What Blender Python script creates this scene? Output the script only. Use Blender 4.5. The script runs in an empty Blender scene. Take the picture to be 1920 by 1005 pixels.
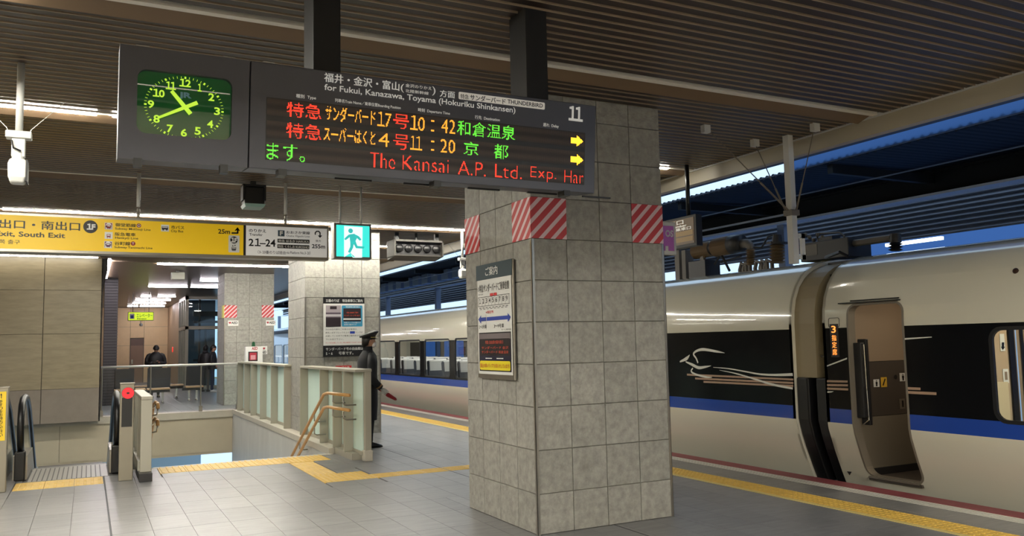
import bpy, math, random
import numpy as np
from mathutils import Vector, Matrix
random.seed(7)
SC = bpy.context.scene
COL = SC.collection
PI = math.pi

# ------------------------------------------------------------------ camera, world, exposure
F_PX = 1552.25
YAW, PITCH, ROLL = math.radians(27.0974), math.radians(5.1616), math.radians(-1.2130)
CAM = np.array([0.0, 0.0, 1.6])
_f = np.array([math.sin(YAW)*math.cos(PITCH), math.cos(YAW)*math.cos(PITCH), math.sin(PITCH)])
_r0 = np.array([math.cos(YAW), -math.sin(YAW), 0.0]); _u0 = np.cross(_r0, _f)
_r = math.cos(ROLL)*_r0 + math.sin(ROLL)*_u0
_u = -math.sin(ROLL)*_r0 + math.cos(ROLL)*_u0
cam = bpy.data.cameras.new('camera'); cam.sensor_width = 36.0; cam.sensor_fit = 'HORIZONTAL'
cam.lens = F_PX*36.0/1920.0; cam.clip_end = 300
co = bpy.data.objects.new('camera', cam); COL.objects.link(co)
mw = Matrix.Identity(4)
for i in range(3):
    mw[i][0] = _r[i]; mw[i][1] = _u[i]; mw[i][2] = -_f[i]; mw[i][3] = CAM[i]
co.matrix_world = mw
SC.camera = co
SC.view_settings.view_transform = 'Standard'; SC.view_settings.look = 'None'
SC.view_settings.gamma = 1.0; SC.view_settings.use_curve_mapping = False
SC.view_settings.exposure = 0.0
try:
    SC.cycles.use_denoising = True
    SC.cycles.max_bounces = 7; SC.cycles.diffuse_bounces = 4; SC.cycles.glossy_bounces = 3
    SC.cycles.transparent_max_bounces = 10; SC.cycles.sample_clamp_indirect = 6.0
    SC.cycles.use_light_tree = True
    SC.cycles.caustics_reflective = False; SC.cycles.caustics_refractive = False
except Exception: pass
w = bpy.data.worlds.new('sky'); SC.world = w; w.use_nodes = True
bg = w.node_tree.nodes['Background']
bg.inputs[0].default_value = (0.52, 0.74, 1.0, 1); bg.inputs[1].default_value = 1.5
LAMP_WARM = (1.0, 0.955, 0.83); LAMP_PINK = (1.0, 0.92, 0.97)
LAMP_E = 165.0; BACK_E = 380.0        # emission of the linear ceiling lamps
HALL_E = 75.0

def ray(x, y):
    return ((x-960.0)/F_PX)*_r - ((y-502.5)/F_PX)*_u + _f
def at(x, y, ax, val):
    d = ray(x, y); t = (val-CAM[ax])/d[ax]; return CAM + t*d
def proj(P):
    v = np.array(P, float)-CAM; z = v@_f
    return 960+F_PX*(v@_r)/z, 502.5-F_PX*(v@_u)/z, z
class Plane:
    def __init__(s, O, u, v):
        s.O = np.array(O, float); s.u = np.array(u, float); s.v = np.array(v, float)
        s.u /= np.linalg.norm(s.u); s.v /= np.linalg.norm(s.v); s.n = np.cross(s.u, s.v)
    def px(s, x, y):
        d = ray(x, y); t = ((s.O-CAM)@s.n)/(d@s.n); P = CAM+t*d-s.O
        return P@s.u, P@s.v
    def P(s, u, v, off=0.0): return s.O+u*s.u+v*s.v+off*s.n
def face_y(Y): return Plane((0, Y, 0), (1, 0, 0), (0, 0, 1))      # faces -Y
def face_x(X): return Plane((X, 0, 0), (0, -1, 0), (0, 0, 1))     # faces -X

# ------------------------------------------------------------------ materials
MT = {}
def lin(c):
    return tuple(((x/255.0)/12.92 if x <= 10 else (((x/255.0)+0.055)/1.055)**2.4) for x in c)
def mat(name, rgb, rough=0.6, metal=0.0, emit=0.0, noise=0.0, nscale=6.0, bump=0.0, bscale=40.0, rnd=0.0, coat=0.0, stretch=None, spec=0.5, ecol=None):
    if name in MT: return MT[name]
    m = bpy.data.materials.new(name); m.use_nodes = True; nt = m.node_tree; N = nt.nodes; L = nt.links
    b = N['Principled BSDF']; c = (*lin(rgb), 1)
    b.inputs['Base Color'].default_value = c; b.inputs['Roughness'].default_value = rough
    b.inputs['Metallic'].default_value = metal
    b.inputs['Specular IOR Level'].default_value = spec
    if coat: b.inputs['Coat Weight'].default_value = coat; b.inputs['Coat Roughness'].default_value = 0.03
    if emit:
        b.inputs['Emission Color'].default_value = (*(ecol or lin(rgb)), 1); b.inputs['Emission Strength'].default_value = emit
    tc = None
    if noise or bump:
        tc = N.new('ShaderNodeTexCoord'); mp = N.new('ShaderNodeMapping')
        L.new(tc.outputs['Object'], mp.inputs[0])
        if stretch: mp.inputs['Scale'].default_value = stretch
        oi = N.new('ShaderNodeObjectInfo'); ad = N.new('ShaderNodeVectorMath'); ad.operation = 'ADD'
        sc_ = N.new('ShaderNodeVectorMath'); sc_.operation = 'SCALE'; sc_.inputs['Scale'].default_value = 37.0
        cb = N.new('ShaderNodeCombineXYZ')
        for i in range(3): L.new(oi.outputs['Random'], cb.inputs[i])
        L.new(cb.outputs[0], sc_.inputs[0]); L.new(mp.outputs[0], ad.inputs[0]); L.new(sc_.outputs[0], ad.inputs[1])
        vec = ad.outputs[0]
    if noise or rnd:
        val = None
        if noise:
            n = N.new('ShaderNodeTexNoise'); n.inputs['Scale'].default_value = nscale; n.inputs['Detail'].default_value = 6; n.inputs['Roughness'].default_value = 0.62
            L.new(vec, n.inputs['Vector'])
            mr = N.new('ShaderNodeMapRange'); mr.inputs['From Min'].default_value = 0.28; mr.inputs['From Max'].default_value = 0.72
            mr.inputs['To Min'].default_value = 1-noise; mr.inputs['To Max'].default_value = 1+noise
            L.new(n.outputs['Fac'], mr.inputs['Value']); val = mr.outputs[0]
        if rnd:
            oi2 = N.new('ShaderNodeObjectInfo'); m2 = N.new('ShaderNodeMapRange')
            m2.inputs['To Min'].default_value = 1-rnd; m2.inputs['To Max'].default_value = 1+rnd
            L.new(oi2.outputs['Random'], m2.inputs['Value'])
            if val:
                mm = N.new('ShaderNodeMath'); mm.operation = 'MULTIPLY'; L.new(val, mm.inputs[0]); L.new(m2.outputs[0], mm.inputs[1]); val = mm.outputs[0]
            else: val = m2.outputs[0]
        vm = N.new('ShaderNodeVectorMath'); vm.operation = 'SCALE'; vm.inputs[0].default_value = c[:3]
        L.new(val, vm.inputs['Scale']); L.new(vm.outputs[0], b.inputs['Base Color'])
    if bump:
        n = N.new('ShaderNodeTexNoise'); n.inputs['Scale'].default_value = bscale; n.inputs['Detail'].default_value = 5
        L.new(vec, n.inputs['Vector'])
        bp = N.new('ShaderNodeBump'); bp.inputs['Strength'].default_value = bump; bp.inputs['Distance'].default_value = 0.01
        L.new(n.outputs['Fac'], bp.inputs['Height']); L.new(bp.outputs[0], b.inputs['Normal'])
    MT[name] = m; return m
def glow(name, rgb, e):      # lit lamp / LED / backlit surface / painted daylight strip; rgb linear
    if name in MT: return MT[name]
    m = bpy.data.materials.new(name); m.use_nodes = True; b = m.node_tree.nodes['Principled BSDF']
    b.inputs['Base Color'].default_value = (*[min(1, x)*0.5 for x in rgb], 1); b.inputs['Roughness'].default_value = 0.5
    b.inputs['Emission Color'].default_value = (*rgb, 1); b.inputs['Emission Strength'].default_value = e
    MT[name] = m; return m
def glassm(name, tint=(1, 1, 1), refl=0.08, milk=0.0, rough=0.02, milkcol=(0.8, 0.9, 0.85)):
    if name in MT: return MT[name]
    m = bpy.data.materials.new(name); m.use_nodes = True; nt = m.node_tree; N = nt.nodes; L = nt.links
    for n in list(N):
        if n.type == 'BSDF_PRINCIPLED': N.remove(n)
    out = [n for n in N if n.type == 'OUTPUT_MATERIAL'][0]
    t = N.new('ShaderNodeBsdfTransparent'); t.inputs[0].default_value = (*tint, 1)
    g = N.new('ShaderNodeBsdfGlossy'); g.inputs['Roughness'].default_value = rough; g.inputs[0].default_value = (1, 1, 1, 1)
    fr = N.new('ShaderNodeFresnel'); fr.inputs[0].default_value = 1.3 + refl*2
    ge = N.new('ShaderNodeNewGeometry'); sb_ = N.new('ShaderNodeMath'); sb_.operation = 'SUBTRACT'; sb_.inputs[0].default_value = 1.0; L.new(ge.outputs['Backfacing'], sb_.inputs[1])
    ml_ = N.new('ShaderNodeMath'); ml_.operation = 'MULTIPLY'; L.new(fr.outputs[0], ml_.inputs[0]); L.new(sb_.outputs[0], ml_.inputs[1])
    mx = N.new('ShaderNodeMixShader'); L.new(ml_.outputs[0], mx.inputs[0]); L.new(t.outputs[0], mx.inputs[1]); L.new(g.outputs[0], mx.inputs[2])
    last = mx
    if milk:
        d = N.new('ShaderNodeBsdfDiffuse'); d.inputs[0].default_value = (*milkcol, 1)
        m2 = N.new('ShaderNodeMixShader'); m2.inputs[0].default_value = milk; L.new(mx.outputs[0], m2.inputs[1]); L.new(d.outputs[0], m2.inputs[2]); last = m2
    L.new(last.outputs[0], out.inputs[0]); MT[name] = m; return m
def stripem(name, ca, cb, axis, sign, period=0.1, duty=0.6, off=0.0):
    m = bpy.data.materials.new(name); m.use_nodes = True; nt = m.node_tree; N = nt.nodes; L = nt.links; b = N['Principled BSDF']
    tc = N.new('ShaderNodeTexCoord'); sp = N.new('ShaderNodeSeparateXYZ'); L.new(tc.outputs['Object'], sp.inputs[0])
    a = N.new('ShaderNodeMath'); a.operation = 'MULTIPLY'; a.inputs[1].default_value = sign; L.new(sp.outputs[axis], a.inputs[0])
    s = N.new('ShaderNodeMath'); s.operation = 'SUBTRACT'; L.new(a.outputs[0], s.inputs[0]); L.new(sp.outputs[2], s.inputs[1])
    o = N.new('ShaderNodeMath'); o.operation = 'MULTIPLY_ADD'; o.inputs[1].default_value = 1/period; o.inputs[2].default_value = off+50; L.new(s.outputs[0], o.inputs[0])
    f = N.new('ShaderNodeMath'); f.operation = 'FRACT'; L.new(o.outputs[0], f.inputs[0])
    g = N.new('ShaderNodeMath'); g.operation = 'LESS_THAN'; g.inputs[1].default_value = duty; L.new(f.outputs[0], g.inputs[0])
    mx = N.new('ShaderNodeMix'); mx.data_type = 'RGBA'; L.new(g.outputs[0], mx.inputs[0])
    mx.inputs[6].default_value = (*lin(cb), 1); mx.inputs[7].default_value = (*lin(ca), 1)
    L.new(mx.outputs[2], b.inputs['Base Color']); b.inputs['Roughness'].default_value = 0.45
    MT[name] = m; return m

# ------------------------------------------------------------------ mesh builder
class B:
    def __init__(s): s.v = []; s.f = []; s.m = []; s.c = []
    def add(s, vs, fs, m=0):
        k = len(s.v); s.v += [tuple(map(float, p)) for p in vs]
        for f in fs: s.f.append(tuple(i+k for i in f)); s.m.append(m)
        return s
    def box(s, x0, x1, y0, y1, z0, z1, m=0):
        return s.add([(x0,y0,z0),(x1,y0,z0),(x1,y1,z0),(x0,y1,z0),(x0,y0,z1),(x1,y0,z1),(x1,y1,z1),(x0,y1,z1)],
                     [(0,3,2,1),(4,5,6,7),(0,1,5,4),(1,2,6,5),(2,3,7,6),(3,0,4,7)], m)
    def hexa(s, a, b, m=0):        # two quads a (4 pts), b (4 pts)
        return s.add(list(a)+list(b), [(3,2,1,0),(4,5,6,7),(0,1,5,4),(1,2,6,5),(2,3,7,6),(3,0,4,7)], m)
    def ring_loft(s, rings, m=0, cap=True):
        n = len(rings[0]); vs = [p for r in rings for p in r]; fs = []
        for i in range(len(rings)-1):
            for j in range(n):
                fs.append((i*n+j, i*n+(j+1) % n, (i+1)*n+(j+1) % n, (i+1)*n+j))
        if cap: fs.append(tuple(range(n))[::-1]); fs.append(tuple((len(rings)-1)*n+j for j in range(n)))
        return s.add(vs, fs, m)
    def tube(s, pts, r, n=8, m=0, cap=True, sx=1.0):
        pts = [Vector(p) for p in pts]; rs = r if isinstance(r, (list, tuple)) else [r]*len(pts); rings = []
        ref = None
        for i, p in enumerate(pts):
            d = (pts[min(i+1, len(pts)-1)]-pts[max(i-1, 0)]).normalized()
            if ref is None: ref = Vector((0, 0, 1)) if abs(d.z) < 0.9 else Vector((1, 0, 0))
            a = d.cross(ref)
            if a.length < 1e-4: a = d.cross(Vector((0.3, 1, 0.2)))
            a.normalize(); b_ = a.cross(d).normalized(); ref = b_
            rings.append([p+(a*math.cos(t)*rs[i]*sx+b_*math.sin(t)*rs[i]) for t in [2*PI*k/n for k in range(n)]])
        return s.ring_loft(rings, m, cap)
    def cyl(s, p0, p1, r0, r1=None, n=12, m=0): return s.tube([p0, p1], [r0, r1 if r1 is not None else r0], n, m)
    def lathe(s, prof, c=(0,0,0), axis='z', n=16, m=0):   # prof [(r, h)]
        rings = []
        for r, h in prof:
            ring = []
            for k in range(n):
                t = 2*PI*k/n; a, b_ = r*math.cos(t), r*math.sin(t)
                p = (a, b_, h) if axis == 'z' else ((b_, h, a) if axis == 'y' else (h, a, b_))
                ring.append((c[0]+p[0], c[1]+p[1], c[2]+p[2]))
            rings.append(ring)
        return s.ring_loft(rings, m)
    def ball(s, c, r, n=12, k=8, m=0):
        r = r if isinstance(r, (tuple, list)) else (r, r, r)
        rings = []
        for i in range(k+1):
            t = -PI/2+PI*i/k; rr = max(math.cos(t), 0.02)
            rings.append([(c[0]+r[0]*rr*math.cos(2*PI*j/n), c[1]+r[1]*rr*math.sin(2*PI*j/n), c[2]+r[2]*math.sin(t)) for j in range(n)])
        return s.ring_loft(rings, m)
    def poly(s, pl, uv, off=0.002, th=0.0, m=0):      # flat polygon on a plane (uv list)
        a = [pl.P(u, v, off) for u, v in uv]
        if th <= 0: return s.add(a, [tuple(range(len(a)))], m)
        b_ = [pl.P(u, v, off-th) for u, v in uv]; n = len(a)
        return s.add(a+b_, [tuple(range(n)), tuple(range(2*n-1, n-1, -1))]+[(i, i+n, (i+1) % n+n, (i+1) % n) for i in range(n)], m)
    def rect(s, pl, u0, v0, u1, v1, off=0.002, th=0.0, m=0):
        return s.poly(pl, [(u0, v0), (u1, v0), (u1, v1), (u0, v1)], off, th, m)
    def rectpx(s, pl, x0, y0, x1, y1, off=0.002, th=0.0, m=0):
        a = pl.px(x0, y0); b_ = pl.px(x1, y1)
        return s.rect(pl, min(a[0], b_[0]), min(a[1], b_[1]), max(a[0], b_[0]), max(a[1], b_[1]), off, th, m)
    def polypx(s, pl, pts, off=0.002, th=0.0, m=0): return s.poly(pl, [pl.px(x, y) for x, y in pts], off, th, m)
    def disc(s, pl, c, r, off=0.002, n=24, m=0):
        return s.poly(pl, [(c[0]+r*math.cos(2*PI*k/n), c[1]+r*math.sin(2*PI*k/n)) for k in range(n)], off, 0, m)
    def rrect(s, pl, u0, v0, u1, v1, r, off=0.002, th=0.0, m=0, n=5):
        return s.poly(pl, rr(u0, v0, u1, v1, r, n), off, th, m)
    def text(s, pl, body, u0, v0, u1, v1, off=0.004, m=0, bold=0.0, keep=False):
        T = text_mesh(body, bold)
        if T is None: return s
        vs, fs, (a0, b0, a1, b1) = T
        su = (u1-u0)/(a1-a0); sv = (v1-v0)/(b1-b0); s.c.append((len(s.f), len(s.f)+len(fs)))
        if keep:
            q = min(su, sv); su = sv = q
        if bold > .008 and any(ord(ch) > 0x2E80 for ch in body):      # heavier strokes for the Japanese lines
            e = min(bold, .02)*1.1*min(sv, su); n0 = len(s.f); nv = len(vs)
            for i, (dx, dy) in enumerate(((-e, 0), (e, 0), (0, e*.6))):
                s.add([pl.P(u0+(x-a0)*su+dx, v0+(y-b0)*sv+dy, off+i*.00015) for x, y in vs], fs, m)
            s.c[-1] = (n0, len(s.f)); return s
        return s.add([pl.P(u0+(x-a0)*su, v0+(y-b0)*sv, off) for x, y in vs], fs, m)
    def textpx(s, pl, body, x0, y0, x1, y1, off=0.004, m=0, bold=0.0):
        a = pl.px(x0, y0); b_ = pl.px(x1, y1)
        return s.text(pl, body, min(a[0], b_[0]), min(a[1], b_[1]), max(a[0], b_[0]), max(a[1], b_[1]), off, m, bold)
def rr(u0, v0, u1, v1, r, n=5):
    o = []
    for cx, cy, a in ((u1-r, v1-r, 0), (u0+r, v1-r, 90), (u0+r, v0+r, 180), (u1-r, v0+r, 270)):
        for k in range(n+1):
            t = math.radians(a+90*k/n); o.append((cx+r*math.cos(t), cy+r*math.sin(t)))
    return o
TS = bpy.data.scenes.new('scratch'); _TC = {}
def text_mesh(body, bold=0.0):
    if any(ord(ch) > 0x2E80 for ch in body): bold = 0.0
    k = (body, bold)
    if k in _TC: return _TC[k]
    c = bpy.data.curves.new('t', 'FONT'); bd = body.replace('1', '１'); c.body = bd; c.resolution_u = 3; c.offset = bold
    kn = [0.0]*len(bd)
    for i, ch in enumerate(bd):
        if ch == '１':
            kn[i] -= 10.5
            if i: kn[i-1] -= 10.5
    for i, v in enumerate(kn):
        if v: c.body_format[i].kerning = v
    o = bpy.data.objects.new('t', c); TS.collection.objects.link(o)
    TS.view_layers[0].update(); dg = TS.view_layers[0].depsgraph
    me = bpy.data.meshes.new_from_object(o.evaluated_get(dg))
    vs = [(v.co.x, v.co.y) for v in me.vertices]; me.calc_loop_triangles()
    fs = [tuple(t.vertices) for t in me.loop_triangles]
    bpy.data.objects.remove(o); bpy.data.curves.remove(c); bpy.data.meshes.remove(me)
    if not vs: _TC[k] = None; return None
    xs = [p[0] for p in vs]; ys = [p[1] for p in vs]
    _TC[k] = (vs, fs, (min(xs), min(ys), max(xs), max(ys))); return _TC[k]

LOC = {}
def thing(name, label, cat, loc=(0, 0, 0), group=None, rotz=0.0, kind=None):
    o = bpy.data.objects.new(name, None); COL.objects.link(o); o.location = loc; o.rotation_euler = (0, 0, rotz)
    o.empty_display_size = 0.1; o['label'] = label; o['category'] = cat
    if group: o['group'] = group
    if kind: o['kind'] = kind
    LOC[o.name] = Vector(loc); return o
def tag(o, label, cat, group=None, kind=None):
    o['label'] = label; o['category'] = cat
    if group: o['group'] = group
    if kind: o['kind'] = kind
    return o
def mkmesh(name, b, mats, off=(0, 0, 0), smooth=False):
    me = bpy.data.meshes.new(name)
    me.from_pydata([(x-off[0], y-off[1], z-off[2]) for x, y, z in b.v], [], b.f)
    for mm in (mats if isinstance(mats, (list, tuple)) else [mats]): me.materials.append(mm)
    me.polygons.foreach_set('material_index', b.m)
    if smooth: me.polygons.foreach_set('use_smooth', [True]*len(b.f))
    me.update(); return me
def obj(name, b, mats, parent=None, smooth=False, bevel=0.0, local=False, label=None, kind=None, loc=None):
    base = Vector((0, 0, 0))
    if parent is not None and not local: base = LOC.get(parent.name, base)
    if loc is not None: base = Vector(loc)
    me = mkmesh(name, b, mats, base, smooth)
    o = bpy.data.objects.new(name, me); COL.objects.link(o)
    if parent is not None:
        o.parent = parent
        if loc is not None: o.location = base-LOC.get(parent.name, Vector((0, 0, 0)))
        LOC[o.name] = base
    else:
        o.location = base; LOC[o.name] = base
    if bevel:
        md = o.modifiers.new('b', 'BEVEL'); md.width = bevel; md.segments = 2; md.limit_method = 'ANGLE'
    if label: o['label'] = label
    if kind: o['kind'] = kind
    return o
def objs(name, b, mats, parent, **k):      # every line of writing an object of its own, the rest as one more
    used = set()
    for a, c in b.c:
        q = B(); idx = {}
        for i in range(a, c):
            used.add(i); f = []
            for j in b.f[i]:
                if j not in idx: idx[j] = len(q.v); q.v.append(b.v[j])
                f.append(idx[j])
            q.f.append(tuple(f)); q.m.append(b.m[i])
        obj(name, q, mats, parent, **k)
    q = B(); q.v = list(b.v); q.f = [f for i, f in enumerate(b.f) if i not in used]; q.m = [m for i, m in enumerate(b.m) if i not in used]
    if q.f:
        keep = sorted({j for f in q.f for j in f}); mp = {j: i for i, j in enumerate(keep)}
        q.v = [q.v[j] for j in keep]; q.f = [tuple(mp[j] for j in f) for f in q.f]; obj('mark', q, mats, parent, kind='stuff', **k)
def struct(name, b, m, **k):
    o = obj(name, b, m, **k); o['kind'] = 'structure'; return o
def inst(name, me, parent, loc, rot=(0, 0, 0), scale=(1, 1, 1)):
    o = bpy.data.objects.new(name, me); COL.objects.link(o); o.parent = parent
    L0 = LOC.get(parent.name, Vector((0, 0, 0))) if parent else Vector((0, 0, 0))
    o.location = Vector(loc)-L0; o.rotation_euler = rot; o.scale = scale; return o

# palette
M_floor = mat('floor tile', (124, 124, 125), 0.34, noise=0.19, nscale=1.6, rnd=0.10, bump=0.03, bscale=30, stretch=(0.6, 9, 1), spec=0.5)
M_slab = mat('grout', (84, 83, 82), 0.6)
M_yel = mat('tactile yellow', (224, 184, 84), 0.5, noise=0.10, nscale=12)
M_coltile = mat('stone tile', (153, 151, 144), 0.55, noise=0.27, nscale=5.5, rnd=0.06, bump=0.75, bscale=9)
M_joint = mat('tile joint', (112, 108, 100), 0.8)
M_slat = mat('slat brown', (42, 30, 24), 0.42)
M_lip = mat('slat lip', (158, 140, 118), 0.4)
M_plen = mat('plenum', (30, 24, 20), 0.9)
M_trough = mat('lamp trough', (122, 100, 76), 0.5)
M_off = mat('lamp diffuser off', (240, 234, 222), 0.4)
M_lamp = glow('lit tube', LAMP_WARM, LAMP_E)
M_lampB = glow('lit tube near', LAMP_WARM, BACK_E)
M_halllamp = glow('hall tube', LAMP_PINK, HALL_E)
M_fascia = mat('fascia', (176, 168, 150), 0.5)
M_steel = mat('brushed steel', (160, 155, 146), 0.32, metal=0.85, noise=0.04, nscale=3, stretch=(1, 1, 20))
M_chrome = mat('chrome', (220, 220, 220), 0.12, metal=1.0)
M_post = mat('painted post', (172, 168, 154), 0.45, metal=0.3)
M_white = mat('white paint', (226, 226, 222), 0.4)
M_black = mat('black paint', (18, 18, 20), 0.4)
M_dark = mat('dark metal', (44, 43, 44), 0.45, metal=0.2)
M_glass = glassm('clear glass', (0.93, 0.97, 0.96), 0.08)
M_rubber = mat('black rubber', (22, 22, 24), 0.38)
M_wood = mat('wood rail', (196, 150, 92), 0.4, noise=0.08, nscale=8)

# ------------------------------------------------------------------ setting: slabs, ceiling, walls
XE = 7.42
b = B()
for r in ((-6, XE, -7, 12.5), (-6, 0.56, 12.5, 13.4), (-6, -2.4, 13.4, 22.1), (3.45, XE, 12.5, 22.1), (-6, XE, 22.1, 50)):
    b.box(r[0], r[1], r[2], r[3], -0.35, -0.012)
floor = struct('floor', b, [M_slab])
def subtract(r, ex):
    out = [r]
    for e in ex:
        nx = []
        for a in out:
            x0, x1, y0, y1 = a
            if e[0] >= x1 or e[1] <= x0 or e[2] >= y1 or e[3] <= y0: nx.append(a); continue
            if e[0] > x0: nx.append((x0, e[0], y0, y1))
            if e[1] < x1: nx.append((e[1], x1, y0, y1))
            xa, xb = max(x0, e[0]), min(x1, e[1])
            if e[2] > y0: nx.append((xa, xb, y0, e[2]))
            if e[3] < y1: nx.append((xa, xb, e[3], y1))
        out = nx
    return [a for a in out if a[1]-a[0] > 0.03 and a[3]-a[2] > 0.03]
T = 0.32
CA = (3.368, 6.204); CB = (3.45, 14.94); CC = (3.46, 25.0); CW = 1.40
tact = []
def trow(x0, y0, nx, ny):
    for i in range(nx):
        for j in range(ny): tact.append((x0+i*T, y0+j*T))
# (x, y, kind) strips of tactile paving
strips = [('bar', 0.87, 11.86, 5, 2, 0), ('dot', 2.47, 11.86, 2, 2, 0), ('bar', 2.52, 10.54, 1, 4, 1), ('dot', 2.52, 9.90, 2, 2, 0), ('bar', 3.16, 9.90, 9, 1, 0), ('bar', -0.76, 11.42, 3, 2, 0)]
EXC = [(0.865, 3.12, 11.855, 12.51), (2.515, 2.845, 10.53, 11.86), (2.515, 3.165, 9.895, 10.545), (3.16, 6.045, 9.895, 10.225), (-0.765, 0.205, 11.415, 12.065),
       (-0.70, 0.40, 12.07, 13.41), (0.56, 3.45, 12.42, 22.1), (-2.4, 0.56, 13.4, 22.1),
       (CA[0], CA[0]+CW, CA[1], CA[1]+CW), (CB[0], CB[0]+CW, CB[1], CB[1]+CW), (CC[0], CC[0]+CW, CC[1], CC[1]+CW)]
TX, TY = 0.33, 0.66
M_floorR = M_floor
utile = B(); utile.add([(-.5,-.5,-1),(.5,-.5,-1),(.5,.5,-1),(-.5,.5,-1),(-.5,-.5,0),(.5,-.5,0),(.5,.5,0),(-.5,.5,0)], [(4,5,6,7),(0,1,5,4),(1,2,6,5),(2,3,7,6),(3,0,4,7)])
me_tile = mkmesh('tile', utile, [M_floor])
pieces = []
ny = 0
for j in range(-11, 71):
    y0 = 3.6+(j-0)*TY-0.0
    for i in range(-12, 19):
        x0 = 0.22+i*TX
        for r in subtract((x0, min(x0+TX, 6.20), y0+(TY/2 if False else 0), y0+TY), EXC):
            if r[0] > 6.18 or r[1] > 6.21: continue
            cx, cy = (r[0]+r[1])/2, (r[2]+r[3])/2
            if cy < -6 or cy > 48: continue
            vis = 0
            if cy > 0.5:
                p = proj((cx, cy, 0)); vis = (-80 < p[0] < 2000 and p[1] < 1060 and p[2] > 0)
            d = math.hypot(cx, cy)+1e-6
            pieces.append(((r[1]-r[0])*(r[3]-r[2])/d**3*(1 if vis else 1e-6), r))
for y0 in [k*0.66+2.94 for k in range(0, 60)]:      # row next to the platform edge
    for r in ((6.66, 7.0, y0, y0+0.66),):
        d = math.hypot(r[0], y0+.3); p = proj((6.8, y0+.3, 0)) if y0 > 1 else (0, 0, 0)
        pieces.append((0.22/d**3*(1 if y0 > 3 else 1e-6), r))
pieces.sort(key=lambda t: -t[0])
G = 0.0035
rest = B()
for k, (s_, r) in enumerate(pieces):
    x0, x1, y0, y1 = r[0]+G/2, r[1]-G/2, r[2]+G/2, r[3]-G/2
    if k < 300:
        inst('tile', me_tile, floor, ((x0+x1)/2, (y0+y1)/2, 0), scale=(x1-x0, y1-y0, 0.013))
    else:
        rest.add([(x0,y0,-.013),(x1,y0,-.013),(x1,y1,-.013),(x0,y1,-.013),(x0,y0,0),(x1,y0,0),(x1,y1,0),(x0,y1,0)], [(4,5,6,7),(0,1,5,4),(1,2,6,5),(2,3,7,6),(3,0,4,7)])
M_floorfar = mat('floor tile far', (124, 124, 125), 0.34, noise=0.19, nscale=1.6, bump=0.03, bscale=30, stretch=(0.6, 7, 1))
obj('tile_field', rest, [M_floorfar], floor, kind='stuff')
# tactile paving tiles
def tact_mesh(kind, rot):
    q = B(); h = T/2-0.002
    q.add([(-h,-h,-.012),(h,-h,-.012),(h,h,-.012),(-h,h,-.012),(-h,-h,0.001),(h,-h,0.001),(h,h,0.001),(-h,h,0.001)], [(4,5,6,7),(0,1,5,4),(1,2,6,5),(2,3,7,6),(3,0,4,7)])
    def fr(cx, cy, a, c, a2, c2):
        z0, z1 = 0.001, 0.006
        q.add([(cx-a,cy-c,z0),(cx+a,cy-c,z0),(cx+a,cy+c,z0),(cx-a,cy+c,z0),(cx-a2,cy-c2,z1),(cx+a2,cy-c2,z1),(cx+a2,cy+c2,z1),(cx-a2,cy+c2,z1)], [(4,5,6,7),(0,1,5,4),(1,2,6,5),(2,3,7,6),(3,0,4,7)])
    if kind == 'bar':
        for k in range(4):
            c = -0.12+0.08*k
            if rot: fr(c, 0, .017, .14, .011, .13)
            else: fr(0, c, .14, .017, .13, .011)
    else:
        for i in range(5):
            for j in range(5): fr(-0.128+.064*i, -0.128+.064*j, .015, .015, .009, .009)
    return mkmesh('tactile_tile', q, [M_yel])
TM = {('bar', 0): tact_mesh('bar', 0), ('bar', 1): tact_mesh('bar', 1), ('dot', 0): tact_mesh('dot', 0)}
for kd, x0, y0, nx, ny_, rt in strips:
    for i in range(nx):
        for j in range(ny_):
            key = ('bar', 0 if (y0 == 9.90) else 1) if kd == 'bar' else ('dot', 0)
            inst('tactile_tile', TM[key], floor, (x0+T/2+i*T, y0+T/2+j*T, 0))
for k in range(150):
    inst('tactile_tile', TM[('dot', 0)], floor, (6.42, 2.6+T/2+k*T, 0))
b = B(); b.box(6.205, 6.258, -6, 50, -0.012, 0.003); obj('guide_line', b, [mat('pale yellow', (226, 205, 130), 0.5)], floor)
b = B(); b.box(6.585, 6.655, -6, 50, -0.012, 0.0); obj('edge_row', b, [M_floorfar], floor)
b = B(); b.box(7.19, XE, -6, 50, -0.012, 0.004)
obj('edge_strip', b, [mat('platform red', (140, 66, 74), 0.55, noise=0.15, nscale=25)], floor)
b = B()
b.box(7.0, 7.19, -6, 50, -0.012, -0.002, 0)
for k in range(3): b.box(7.015+k*0.062, 7.05+k*0.062, -6, 50, -0.002, 0.004, 1)
obj('edge_lines', b, [M_slab, mat('line white', (200, 198, 192), 0.6)], floor)
b = B(); b.box(4.116, 4.128, 3, 14.9, -0.01, 0.0012); b.box(0.205, 0.217, 3, 11.4, -0.01, 0.0012)
obj('expansion_joint', b, [mat('joint dark', (60, 62, 66), 0.6)], floor)
b = B(); b.box(7.30, 7.40, -6, 60, -1.15, -0.35); b.box(7.2, 12, -10, 70, -1.35, -1.15)
struct('trim_1', b, [mat('concrete dark', (82, 80, 78), 0.8)])
b = B(); b.box(12, 40, -10, 90, -0.5, -0.02)
struct('floor_2', b, [mat('far platform', (120, 128, 140), 0.7)])

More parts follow.
